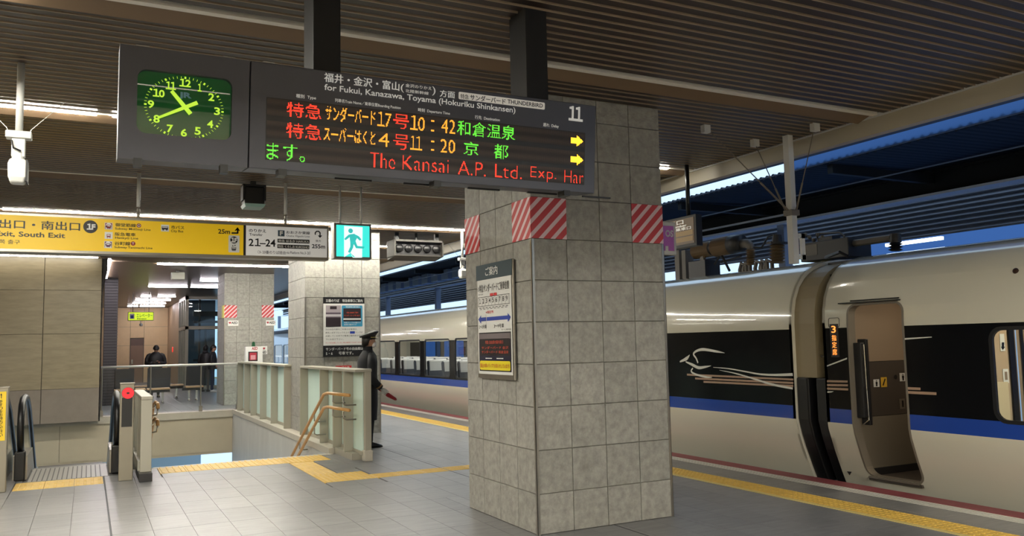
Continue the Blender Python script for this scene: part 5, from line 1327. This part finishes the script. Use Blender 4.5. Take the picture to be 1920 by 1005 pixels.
# notice board on the second column
PB = face_y(CB[1]-.012)
u0, v0 = PB.px(606, 669); u1, v1 = PB.px(683, 557.5); 
t = thing('notice_board', 'black headed notice board with a photo and text on the column behind the guard', 'poster', tuple(PB.P((u0+u1)/2, v0)))
W_, H_ = u1-u0, v1-v0
def R3(q, a, b_, c, d, off, m=0): q.rect(PB, u0+a*W_, v1-d*H_, u0+c*W_, v1-b_*H_, off, 0, m)
def T3(q, s_, a, b_, c, d, off=.012, m=0, bold=.01): q.text(PB, s_, u0+a*W_, v1-d*H_, u0+c*W_, v1-b_*H_, off, m, bold)
q = B(); q.rect(PB, u0, v0, u1, v1, .006, .012); obj('board', q, [M_black], t)
q = B(); R3(q, 0, .11, 1, .815, .008); obj('sheet', q, [M_white], t)
q = B(); T3(q, '11番のりば', .06, .035, .38, .085, bold=.02); T3(q, '特急乗車口ご案内', .46, .035, .95, .085, bold=.02); T3(q, 'サンダーバード号の自由席は', .06, .85, .96, .90, bold=.02); T3(q, '5・6      号車です。', .06, .92, .72, .975, bold=.03); objs('lettering', q, [M_white], t)
q = B(); R3(q, .06, .14, .42, .50, .010, 0); R3(q, .06, .14, .42, .26, .011, 1); R3(q, .16, .155, .32, .205, .012, 2); R3(q, .06, .29, .42, .33, .011, 3); R3(q, .06, .35, .42, .5, .011, 2); obj('photo_print', q, [mat('print lilac', (96, 84, 96), .5), mat('print pale', (170, 160, 166), .5), mat('print dark2', (40, 30, 36), .5), mat('print white', (200, 196, 200), .5)], t)
q = B(); a = (u0+.44*W_, v1-.50*H_, u0+.95*W_, v1-.14*H_); q.rrect(PB, *a, .02, .010); obj('blue_box', q, [mat('print cyan', (60, 150, 190), .5)], t)
q = B(); R3(q, .48, .19, .91, .41, .012, 0); R3(q, .48, .36, .91, .385, .013, 1); obj('display_print', q, [MT['print dark2'], M_white], t)
q = B(); T3(q, '特急 自由席ご案内', .56, .25, .84, .275, .014); T3(q, 'サンダーバード号 金沢', .50, .30, .88, .325, .014); objs('lettering', q, [MT['print red']], t)
q = B(); T3(q, '特急乗車口案内表示', .54, .15, .88, .18); T3(q, '青色ランプの点滅する', .50, .42, .90, .445); T3(q, '乗車口案内です', .50, .455, .80, .48); objs('lettering', q, [M_white], t)
q = B(); T3(q, '次の特急列車をご利用のお客様は、', .05, .53, .82, .56, bold=0); T3(q, '黄色い点字ブロックの上の', .05, .585, .62, .615, bold=0); T3(q, 'ランプが', .77, .585, .95, .615, bold=0); T3(q, '点滅している吊下げ乗車口案内表示機の', .05, .64, .95, .67, bold=0); T3(q, '下にお並び下さい。', .05, .695, .48, .725, bold=0); objs('lettering', q, [M_black], t)
q = B(); T3(q, 'ランプが点滅していない時は乗車口ではありません。', .05, .757, .96, .782, bold=0); objs('lettering', q, [MT['poster red']], t)
q = B(); R3(q, .64, .58, .76, .62, .010); obj('blue_tag', q, [MT['poster blue']], t)
t = thing('fire_box', 'red and white label on the column just above the green glass balustrade', 'label', (4.15, CB[1]-.02, 1.1))
q = B(); q.rectpx(PB, 629, 686, 659, 702, .008, .01); obj('plate', q, [MT['poster red']], t)
q = B(); q.rectpx(PB, 632, 691, 656, 700, .010); obj('panel', q, [M_white], t)
q = B(); q.textpx(PB, '消火器', 640, 687, 655, 690.5, .011, 0, .01); objs('lettering', q, [M_white], t)
# defibrillator box and stickers on the far column
PC = face_y(CC[1]-.01); Yc = CC[1]
a = PC.px(458, 650); c = PC.px(490, 685)
t = thing('defibrillator_box', 'white defibrillator cabinet with a red window and green lamp on the far column', 'medical box', ((a[0]+c[0])/2, Yc-.1, c[1]))
q = B(); q.box(a[0], c[0], Yc-.22, Yc, c[1]-.35, a[1]); obj('cabinet', q, [M_white], t, bevel=.01)
pf = face_y(Yc-.222); q = B(); q.rectpx(pf, 465.5, 659.5, 483, 677, .002, 0, 0); q.rectpx(pf, 468, 661.5, 481, 675, .004, 0, 1); q.rectpx(pf, 470, 666, 479, 674, .006, 0, 2); obj('window', q, [M_dark, mat('aed red', (170, 44, 60), .4), mat('aed pale', (210, 150, 156), .4)], t)
q = B(); q.textpx(pf, 'AED', 472, 650.5, 483, 656, .003, 0, .03); objs('lettering', q, [MT['aed red']], t)
q = B(); q.cyl(((a[0]+c[0])/2, Yc-.1, a[1]), ((a[0]+c[0])/2, Yc-.1, a[1]+.06), .05, .05); q.ball(((a[0]+c[0])/2, Yc-.1, a[1]+.09), (.045, .045, .05)); obj('beacon', q, [mat('beacon green', (24, 84, 52), .3)], t, smooth=True)
for i, (x0, y0, x1, y1, lab) in enumerate(((489, 649, 501, 664, 'square white sticker with a red heart beside the defibrillator cabinet'), (427.5, 601, 447, 611, 'small white and red sticker under the left striped panel of the far column'), (498.5, 600.5, 517, 610.5, 'small white and red sticker under the right striped panel of the far column'))):
    t = thing('sticker', lab, 'sticker', tuple(PC.P(*PC.px((x0+x1)/2, y1))), group='defibrillator stickers')
    q = B(); q.rectpx(PC, x0, y0, x1, y1, .008, .004); obj('plate', q, [M_white], t)
    q = B(); q.textpx(PC, 'AED', x0+(1.5 if i == 0 else 6), y0+(9 if i == 0 else 2), x1-1.5, y1-(1.5 if i == 0 else 3.5), .010, 0, .03); objs('lettering', q, [M_dark], t)
    ax, ay = PC.px(x0+(6 if i == 0 else 3.5), y0+(4.5 if i == 0 else 4.5)); r = .035; q = B()
    q.poly(PC, [(ax, ay-r), (ax+r, ay+.2*r), (ax+.8*r, ay+.8*r), (ax+.35*r, ay+r), (ax, ay+.6*r), (ax-.35*r, ay+r), (ax-.8*r, ay+.8*r), (ax-r, ay+.2*r)], .010); obj('heart', q, [MT['aed red']], t)
q = B(); q.box(CC[0]-.02, CC[0], Yc-.0, Yc+.36, 2.49, 2.85); tag(obj('yellow_panel', q, [mat('tape yellow', (214, 206, 100), .5)]), 'pale yellow strip panel on the left edge of the far column', 'warning sign')
# hall things
t = thing('elevator_sign', 'glowing yellow green sign hanging in the hall before the beige wall', 'sign', (1.72, 34.1, 2.72))
q = B(); q.box(1.284, 2.166, 34.0, 34.12, 2.72, 3.045); obj('housing', q, [M_dark], t)
PE = face_y(33.995); q = B(); q.rect(PE, 1.30, 2.74, 2.15, 3.03, .001); obj('panel', q, [glow('elevator sign glow', (.62, .80, .03), 1.0)], t)
q = B(); q.textpx(PE, 'エレベーター', 256, 588, 286, 595, .004, 0, .03); q.textpx(PE, 'Elevator', 257, 596, 275, 599, .004, 0, .02); objs('lettering', q, [M_black], t)
q = B(); q.rectpx(PE, 243, 588, 252, 598, .003, 0, 0); q.rectpx(PE, 245, 591, 250, 597, .005, 0, 1); obj('pictogram', q, [M_white, MT['poster blue']], t)
for x in (1.45, 2.0): q = B(); q.cyl((x, 34.06, 3.04), (x, 34.06, 3.79), .01); obj('hanger', q, [M_dark], t)
q = B(); q.cyl((1.72, 34.06, 2.72), (1.72, 34.06, 2.60), .012); q.ball((1.74, 34.03, 2.57), (.06, .08, .06)); obj('camera', q, [M_white], t)
t = thing('hall_speaker', 'grey box hanging from the hall ceiling under the yellow sign', 'speaker', (2.15, 24.5, 3.55))
q = B(); q.box(1.99, 2.33, 24.4, 24.7, 3.53, 3.73); obj('box', q, [mat('grey box', (150, 150, 140), .5)], t, bevel=.015)
q = B(); q.box(2.1, 2.2, 24.5, 24.6, 3.73, 3.79); obj('bracket', q, [M_dark], t)
# glass lift shaft
t = thing('lift_shaft', 'glass and steel lift shaft standing behind the far stone column', 'elevator', (4.2, 37.4, 0))
M_fr = mat('shaft frame', (172, 166, 150), .4, metal=.3)
q = B(); x0, x1, y0, y1 = 3.48, 5.0, 36.0, 38.8
def beam(*a):
    q = B(); q.box(*a); obj('frame_bar', q, [M_fr], t)
for x in (x0, x1-.12): beam(x, x+.12, y0, y0+.12, 0, CZ)
for z in (0, 2.42, 3.64): beam(x0, x1, y0, y0+.10, z, z+.13)
for y in (36.9, 37.8, 38.7): beam(x0, x0+.10, y, y+.10, 0, CZ)
beam(x0, x0+.1, y0, y1, 2.42, 2.55); beam(x0, x0+.1, y0, y1, 3.64, CZ)
for a in ((x0+.14, x1-.14, y0+.04, y0+.06, .14, 2.4), (x0+.14, x1-.14, y0+.04, y0+.06, 2.56, 3.62), (x0+.04, x0+.06, y0+.14, y1, .1, 2.4), (x0+.04, x0+.06, y0+.14, y1, 2.56, 3.62)):
    q = B(); q.box(*a); obj('glass_panel', q, [glassm('shaft glass', (.80, .88, .90), .12)], t)
q = B(); q.box(4.1, 4.18, 37.0, 37.08, 0, CZ); q.box(3.9, 4.9, 37.0, 37.1, 2.7, 2.8); q.box(3.9, 4.9, 37.1, 37.3, 3.0, 3.2); q.box(4.35, 4.42, 37.0, 37.1, 0, 2.4); q.box(3.9, 4.9, 37, 37.05, 1.1, 1.2); obj('lift_machinery', q, [M_dark], t, kind='stuff')
q = B(); q.box(3.75, 4.95, 38.5, 38.6, 0, 3.75); obj('rear_panel', q, [mat('shaft blue', (96, 116, 130), .4)], t)
t = thing('fire_alarm', 'round red alarm on the side wall left of the glass shaft', 'alarm', (3.60, 43.0, 1.5))
q = B(); q.cyl((3.615, 43, 1.62), (3.58, 43, 1.62), .13, .12, 16); obj('button', q, [glow('alarm red', (1, .06, .04), .8)], t)
# benches
SEATB = mat('bench black', (36, 38, 44), .55); BWOOD = mat('bench wood', (196, 160, 120), .5)
def bench(x0, Y, items, label):
    L_ = items[-1][0]+items[-1][1]-x0; t = thing('bench', label, 'bench', (x0+L_/2, Y, 0))
    q = B(); q.box(x0, x0+L_, Y-.04, Y+.04, .34, .42); obj('beam', q, [M_black], t)
    for x in (x0+.2, x0+L_-.2):
        q = B(); q.box(x-.03, x+.03, Y-.04, Y+.04, .05, .36); q.tube([(x, Y-.28, .03), (x, Y, .07), (x, Y+.28, .03)], .028, 8); obj('leg', q, [M_chrome], t)
    for x, w_, k in items:
        if k == 't':
            q = B(); q.box(x, x+w_, Y-.25, Y+.25, .44, .48); obj('table_top', q, [BWOOD], t, bevel=.01); continue
        q = B(); q.hexa([(x, Y-.12, .50), (x+w_, Y-.12, .50), (x+w_, Y-.07, .50), (x, Y-.07, .50)], [(x, Y-.24, 1.08), (x+w_, Y-.24, 1.08), (x+w_, Y-.20, 1.08), (x, Y-.20, 1.08)]); obj('backrest', q, [SEATB], t, bevel=.01)
        q = B(); q.box(x, x+w_, Y-.10, Y+.34, .42, .47); obj('seat', q, [BWOOD], t, bevel=.01)
bench(.68, 27.2, [(.70, .52, 'b'), (1.26, .28, 't'), (1.58, .64, 'b')], 'waiting bench with black backs, longer one in front of the phone user')
bench(2.62, 27.8, [(2.72, .52, 'b')], 'short waiting bench with a black back left of the far stone column')
bench(1.30, 29.4, [(1.32, .50, 't'), (2.30, .5, 't')], 'bench with pale wooden seats behind the first waiting bench')

# ------------------------------------------------------------------ people
SKIN = mat('skin', (196, 150, 124), .55); HAIR = mat('hair black', (22, 18, 16), .5)
def skin_mesh(chains, lev=1):
    """chains: list of lists of (x,y,z,r); first vertex of a chain may be an index into earlier ones"""
    vs, es, rs = [], [], []
    for ch in chains:
        prev = None
        for it in ch:
            if isinstance(it, int): prev = it; continue
            vs.append(it[:3]); rs.append(it[3:]); k = len(vs)-1
            if prev is not None: es.append((prev, k))
            prev = k
    me = bpy.data.meshes.new('sk'); me.from_pydata(vs, es, []); o = bpy.data.objects.new('sk', me); TS.collection.objects.link(o)
    md = o.modifiers.new('s', 'SKIN'); md.use_smooth_shade = True; md.branch_smoothing = .4
    for i, sv in enumerate(me.skin_vertices[0].data):
        r = rs[i]; sv.radius = (r[0], r[1] if len(r) > 1 else r[0]); sv.use_root = (i == 0)
    sb = o.modifiers.new('b', 'SUBSURF'); sb.levels = lev; sb.render_levels = lev
    TS.view_layers[0].update(); dg = TS.view_layers[0].depsgraph
    m2 = bpy.data.meshes.new_from_object(o.evaluated_get(dg)); V = [tuple(v.co) for v in m2.vertices]; F = [tuple(p.vertices) for p in m2.polygons]
    bpy.data.objects.remove(o); bpy.data.meshes.remove(me); bpy.data.meshes.remove(m2); return V, F
def rot(p, c, rx, rz):
    v = Vector(p)-Vector(c); v = Matrix.Rotation(rz, 3, 'Z') @ Matrix.Rotation(rx, 3, 'X') @ v; return tuple(v+Vector(c))
def head(q, c, rx=0., rz=0., s=1.0, m=0, me_=1, ml=2):      # face towards -Y before turning
    q2 = B(); n, k = 20, 14; rings = []
    for i in range(k+1):
        t = -PI/2+PI*i/k; z = .118*math.sin(t); rr_ = max(math.cos(t), .03); ring = []
        for j in range(n):
            a = 2*PI*j/n; ca, sa = math.cos(a), math.sin(a); w_ = .076*rr_; d_ = .096*rr_
            if z < 0: w_ *= 1-.30*(-z/.118); 
            x, y = w_*ca, d_*sa
            if z < -.02 and sa > 0: y *= .82
            if z < -.03 and sa < 0: y -= .010
            if sa < -.8 and -.045 < z < .03: y -= .012*(1-abs(z+.01)/.05)
            ring.append((x, y, z))
        rings.append(ring)
    q2.ring_loft(rings, m)
    q2.ring_loft([[(dx*.010, -.088+dy, z) for dx, dy in ((-1, 0), (0, -.006), (1, 0), (0, .01))] if False else [(-.009*w_, -.085, z), (0, -.098-.018*d_, z), (.009*w_, -.085, z)] for z, w_, d_ in ((.02, .6, .0), (0, .9, .5), (-.02, 1.5, 1.0), (-.03, 1.3, .3))], m)
    for sx in (-1, 1):
        q2.ball((sx*.03, -.083, .012), (.014, .010, .007), 8, 6, me_); q2.ball((sx*.076, .005, -.005), (.010, .018, .032), 8, 6, m)
    q2.ball((0, -.090, -.052), (.024, .008, .007), 8, 4, ml)
    q2.tube([(0, .015, -.16), (0, .01, -.05)], [.052, .05], 12, m)
    k0 = len(q.v); vs = [rot((x*s, y*s, z*s), (0, 0, -.06*s), rx, rz) for x, y, z in q2.v]
    q.v += [(x+c[0], y+c[1], z+c[2]) for x, y, z in vs]; q.f += [tuple(i+k0 for i in f) for f in q2.f]; q.m += q2.m
def hair_cap(c, rx, rz, s=1.0, low=-.03, full=1.0):
    q2 = B(); n, k = 20, 9; rings = []
    for i in range(k+1):
        t = PI/2*(i/k)*1.0; z0 = .135*math.sin(t); rr_ = max(math.cos(t), .04); ring = []
        for j in range(n):
            a = 2*PI*j/n; sa = math.sin(a); ca = math.cos(a); z = z0
            if i == 0: z = low-.05*max(sa, 0) if sa > .15 else (.02 if sa > -.45 else .06)
            ring.append((.086*rr_*ca*full, .108*rr_*sa*full+.004, z))
        rings.append(ring)
    q2.ring_loft(rings, 0); vs = [rot((x*s, y*s, z*s), (0, 0, -.06*s), rx, rz) for x, y, z in q2.v]; q2.v = [(x+c[0], y+c[1], z+c[2]) for x, y, z in vs]; return q2
def hand_geo(q, w_, d, palm, up, m=0, curl=.5, s=1.0):
    """w_ wrist, d direction of the hand, palm normal, five fingers of different length that curl to the palm"""
    w_, d, pn = Vector(w_), Vector(d).normalized(), Vector(palm).normalized(); sd = d.cross(pn).normalized()
    kc = w_+d*.05*s
    q.ring_loft([[w_+d*l*s+sd*a*wd*s+pn*b_*.013*s for a, b_ in ((-1, -1), (0, -1.2), (1, -1), (1, 1), (0, 1.2), (-1, 1))] for l, wd in ((-.01, .024), (.03, .036), (.075, .040), (.085, .036))], m)
    for i, (off, ln) in enumerate(((-.030, .062), (-.010, .074), (.011, .070), (.030, .054))):
        p0 = w_+(d*.08+sd*off)*s; a = d.copy(); pts = [p0-d*.01]; p = p0
        for k in range(3):
            p = p+a*ln*s/3; pts.append(p.copy()); a = (a*math.cos(curl)+pn*math.sin(curl)).normalized()
        q.tube(pts, [.0095*s, .009*s, .008*s, .0065*s], 7, m)
    p0 = w_+(d*.025-sd*.032)*s; a = (d*.6-sd*.7+pn*.4).normalized()
    q.tube([p0, p0+a*.03*s, p0+(a*.03+(d*.8+pn*.5)*.028)*s], [.012*s, .010*s, .008*s], 7, m)
def person(name, label, loc, rz, pose, mats, coat=None, hands=True, s=1.0, legs=True):
    """local figure faces -Y; mats: top, trousers, skin, glove"""
    t = thing(name, label, 'person', loc, rotz=rz); t.scale = (s, s, s)
    P = pose; sh = P.get('sh', .19)
    ch = [[(0, .0, .96, .135, .10), (0, 0, 1.10, .125, .095), (0, P.get('ly', 0)*.5, 1.27, .15, .105), (0, P.get('ly', 0), 1.40, .145, .09), (0, P.get('ly', 0)-.005, 1.49, .055, .055)]]
    nxt = 5
    body = skin_mesh(ch+[[0, (sx*.09, 0, .88, .088), (sx*.10, P['kn'][i], .50, P.get('kr', .064)), (sx*.10, .02, .14, P.get('ar', .05)), (sx*.10, .0, .06, P.get('ar', .05)*.9)] for i, sx in enumerate((-1, 1))]
                     +[[3, (sx*sh*.8, P.get('ly', 0), 1.42, .062), (sx*sh*1.08, P.get('ly', 0)+.01, 1.36, .062), (*P['el'][i], .050), (*P['wr'][i], .034)] for i, sx in enumerate((-1, 1))])
    q = B(); V, F = body; q.v = list(V)
    for f in F:
        c = [sum(V[i][k] for i in f)/len(f) for k in range(3)]; q.f.append(f)
        q.m.append(2 if (c[2] > 1.50 and abs(c[0]) < .08) else (1 if c[2] < .93 and abs(c[0]) < .17 else 0))
    hc = P['hc']; head(q, hc, P.get('hx', 0), P.get('hz', 0), 1.0, 2, 4, 5)
    if hands:
        for i in (0, 1): hand_geo(q, P['wr'][i], P['hd'][i], P['pn'][i], None, 3, P.get('curl', .5))
    obj('body', q, mats+[M_black, mat('lip', (150, 92, 84), .5)], t, smooth=True, local=True)
    for i, sx in enumerate((-1, 1)):
        q = B(); x = sx*.10
        q.ring_loft([[(x+a*w_, y, z0+b_*h) for a, b_ in ((-1, 0), (1, 0), (1, .6), (.5, 1), (-.5, 1), (-1, .6))] for y, w_, h, z0 in ((.07, .032, .07, 0), (.03, .040, .10, 0), (-.04, .042, .085, 0), (-.12, .045, .055, 0), (-.17, .036, .04, 0), (-.195, .018, .022, 0))], 0)
        obj('shoe', q, [P['shoe']], t, smooth=True, local=True, bevel=0)
    return t
def loft_coat(levels, n=20):      # (z, rx, ry, cx, cy)
    q = B(); rings = [[(cx+rx*math.cos(2*PI*k/n), cy+ry*math.sin(2*PI*k/n), z) for k in range(n)] for z, rx, ry, cx, cy in levels]
    q.ring_loft(rings, 0, cap=False); return q
NAVY = mat('uniform black', (24, 25, 30), .75); GLOVE = mat('white glove', (214, 210, 204), .6); SHOE = mat('black shoe', (16, 16, 18), .25)
# the guard, facing the train (profile to the viewer), right hand holding a furled red flag
pose = dict(kn=(-.01, .0), kr=.075, ar=.066, el=((-.25, .03, 1.10), (.24, .05, 1.10)), wr=((-.255, -.14, .90), (.24, -.02, .84)), hd=((-.05, -.65, -.5), (0, -.15, -1)), pn=((.9, 0, .1), (-1, 0, 0)),
            hc=(0, -.015, 1.645), hx=0, hz=0, shoe=SHOE, curl=.75)
g = person('person', 'uniformed guard in a long dark coat, peaked cap and white mask beside green glass', (3.99, 12.93, 0), PI/2, pose, [NAVY, NAVY, SKIN, GLOVE], s=1.02)
q = loft_coat([(1.50, .075, .075, 0, 0), (1.46, .13, .10, 0, 0), (1.42, .19, .125, 0, .0), (1.32, .20, .152, 0, 0.01), (1.15, .185, .150, 0, .01), (1.0, .19, .152, 0, .01), (.85, .20, .165, 0, .02), (.66, .20, .165, 0, .02), (.42, .19, .15, 0, .02)]); obj('coat', q, [NAVY], g, smooth=True, local=True)
q = loft_coat([(1.47, .080, .078, 0, 0), (1.56, .072, .074, 0, .005)]); obj('collar', q, [NAVY], g, smooth=True, local=True)
q = B()
for sx in (-1,):
    q.tube([(-.215, 0.0, 1.415), (-.262, .02, 1.27), (-.268, .03, 1.10), (-.268, -.04, 1.0), (-.262, -.12, .92)], [.066, .068, .060, .056, .050], 12)
obj('sleeve', q, [NAVY], g, smooth=True, local=True)
q = B(); q.tube([(-.265, -.085, .955), (-.263, -.10, .938)], [.057, .056], 12); obj('cuff_stripe', q, [mat('gold stripe', (150, 112, 70), .4)], g, local=True)
hcap = hair_cap(pose['hc'], 0, 0, 1.0, -.05); obj('hair', hcap, [HAIR], g, smooth=True, local=True)
hx_, hy_, hz_ = pose['hc']
q = B(); n = 24
rings = []
for z, rx, ry, cy in ((.035, .088, .108, .002), (.075, .089, .110, .002), (.085, .115, .140, .0), (.105, .128, .155, -.004), (.125, .118, .142, -.004), (.135, .06, .07, 0)):
    rings.append([(hx_+rx*math.cos(2*PI*k/n), hy_+cy+ry*math.sin(2*PI*k/n), hz_+z+(-.035*math.sin(2*PI*k/n) if z > .08 else 0)) for k in range(n)])
q.ring_loft(rings, 0); cp = obj('cap', q, [mat('cap black', (22, 23, 28), .5)], g, smooth=True, local=True)
q = B(); q.add([(hx_+.09*math.cos(a), hy_-.10*abs(math.sin(a))-.0, hz_+.045) for a in [PI+PI*k/10 for k in range(11)]]+[(hx_+.085*math.cos(a), hy_-.10*abs(math.sin(a))-.06*abs(math.sin(a)), hz_+.028) for a in [PI+PI*k/10 for k in range(11)]],
          [(i, i+1, i+12, i+11) for i in range(10)]); obj('peak', q, [mat('cap peak', (30, 30, 32), .2)], g, local=True)
q = B(); q.tube([(hx_+.092*math.cos(a), hy_-.004-.108*abs(math.sin(a)), hz_+.055) for a in [PI+PI*k/12 for k in range(13)]], .007, 6); obj('chin_strap', q, [mat('cap gold', (200, 176, 110), .35, metal=.4)], g, smooth=True, local=True)
q = B(); q.ball((hx_, hy_-.068, hz_-.055), (.058, .052, .052), 14, 10); obj('face_mask', q, [mat('mask white', (224, 224, 226), .7)], g, smooth=True, local=True)
q = B(); wv = Vector(pose['wr'][0]); dv = Vector((-.0, -.80, -.48)).normalized()
q.tube([wv+Vector((.012, -.02, -.045))-dv*.08, wv+Vector((.012, -.02, -.045)), wv+Vector((.012, -.02, -.045))+dv*.10, wv+Vector((.012, -.02, -.045))+dv*.24, wv+Vector((.012, -.02, -.045))+dv*.26], [.010, .012, .034, .022, .006], 10); 
tgt = obj('furled_flag', q, [mat('flag red', (150, 22, 34), .7)], None, smooth=True)
tgt.data.transform(Matrix.Rotation(PI/2, 4, 'Z')); tgt.data.transform(Matrix.Scale(1.02, 4)); tgt.location = (3.99, 12.93, 0)
tag(tgt, 'furled red signal flag held in the white gloved hand of the guard', 'flag')
# man with a phone in the hall
JK = mat('jacket black', (34, 32, 34), .5, bump=.2, bscale=14); TR = mat('trousers dark', (48, 48, 50), .8); DSH = mat('dark trainer', (64, 62, 56), .6)
pose = dict(kn=(-.01, -.02), ly=-.02, el=((-.29, .0, 1.13), (.29, .0, 1.13)), wr=((-.07, -.26, 1.15), (.09, -.26, 1.14)), hd=((.6, -.5, .25), (-.6, -.5, .25)), pn=((.2, -.2, 1), (-.2, -.2, 1)), hc=(0, -.06, 1.60), hx=-.50, hz=0, shoe=DSH, curl=.6)
pose['hx'] = .5
p2 = person('person', 'man in a black jacket looking down at his phone behind the glass railing', (2.06, 31.0, 0), 0.05, pose, [JK, TR, SKIN, SKIN], s=1.03)
q = loft_coat([(1.50, .085, .08, 0, -.02), (1.45, .15, .105, 0, -.02), (1.38, .22, .14, 0, -.02), (1.25, .235, .16, 0, -.01), (1.10, .225, .16, 0, 0), (.98, .21, .15, 0, 0), (.90, .19, .14, 0, 0)]); obj('jacket', q, [JK], p2, smooth=True, local=True)
q = B()
for sx in (-1, 1): q.tube([(sx*.15, -.02, 1.43), (sx*.215, -.01, 1.38), (sx*.265, .0, 1.26), (sx*.285, -.01, 1.13), (sx*.20, -.16, 1.12), (sx*.11, -.235, 1.145)], [.05, .072, .072, .066, .058, .046], 12)
obj('sleeves', q, [JK], p2, smooth=True, local=True, kind='stuff')
obj('hair', hair_cap(pose['hc'], pose['hx'], 0, 1.05, -.02, 1.08), [HAIR], p2, smooth=True, local=True)
q = B(); q.box(-.055, .055, -.36, -.35, 1.15, 1.19); ph = obj('phone', q, [M_black], None); ph.location = (2.06, 31.0, 0); ph.scale = (1.03, 1.03, 1.03); tag(ph, 'dark phone held in both hands of the man in the black jacket', 'phone')
# two people standing by the far column
JN = mat('jeans', (40, 50, 74), .8); WSH = mat('white trainer', (206, 204, 200), .6); GY = mat('grey trousers', (84, 82, 80), .8)
pose = dict(kn=(-.02, .02), el=((-.25, .04, 1.12), (.25, .04, 1.12)), wr=((-.20, -.14, .99), (.20, -.14, .99)), hd=((.2, -.5, -.5), (-.2, -.5, -.5)), pn=((.5, 0, 0), (-.5, 0, 0)), hc=(0, -.02, 1.63), shoe=WSH)
p3 = person('person', 'person in a black coat, blue jeans and white shoes beside the far stone column', (4.17, 33.0, 0), PI/2-.2, pose, [JK, JN, SKIN, SKIN], s=1.0)
q = loft_coat([(1.50, .085, .08, 0, 0), (1.42, .20, .12, 0, 0), (1.25, .22, .15, 0, 0), (1.05, .21, .155, 0, 0), (.85, .21, .155, 0, 0)]); obj('coat', q, [JK], p3, smooth=True, local=True)
obj('hair', hair_cap(pose['hc'], 0, 0, 1.03, -.04, 1.05), [HAIR], p3, smooth=True, local=True)
pose = dict(pose); pose['shoe'] = DSH
p4 = person('person', 'person in black hooded jacket and grey trousers behind the one in blue jeans', (4.0, 33.7, 0), PI-.4, pose, [JK, GY, SKIN, SKIN], s=1.0)
q = loft_coat([(1.50, .085, .08, 0, 0), (1.42, .20, .12, 0, 0), (1.25, .22, .15, 0, 0), (1.05, .21, .155, 0, 0), (.88, .20, .15, 0, 0)]); obj('jacket', q, [JK], p4, smooth=True, local=True)
q = B(); q.ball((0, .075, 1.50), (.11, .07, .07), 12, 8); obj('hood', q, [JK], p4, smooth=True, local=True)
obj('hair', hair_cap(pose['hc'], 0, 0, 1.05, -.06, 1.06), [HAIR], p4, smooth=True, local=True)

for o in list(TS.collection.objects): bpy.data.objects.remove(o)
bpy.data.scenes.remove(TS)
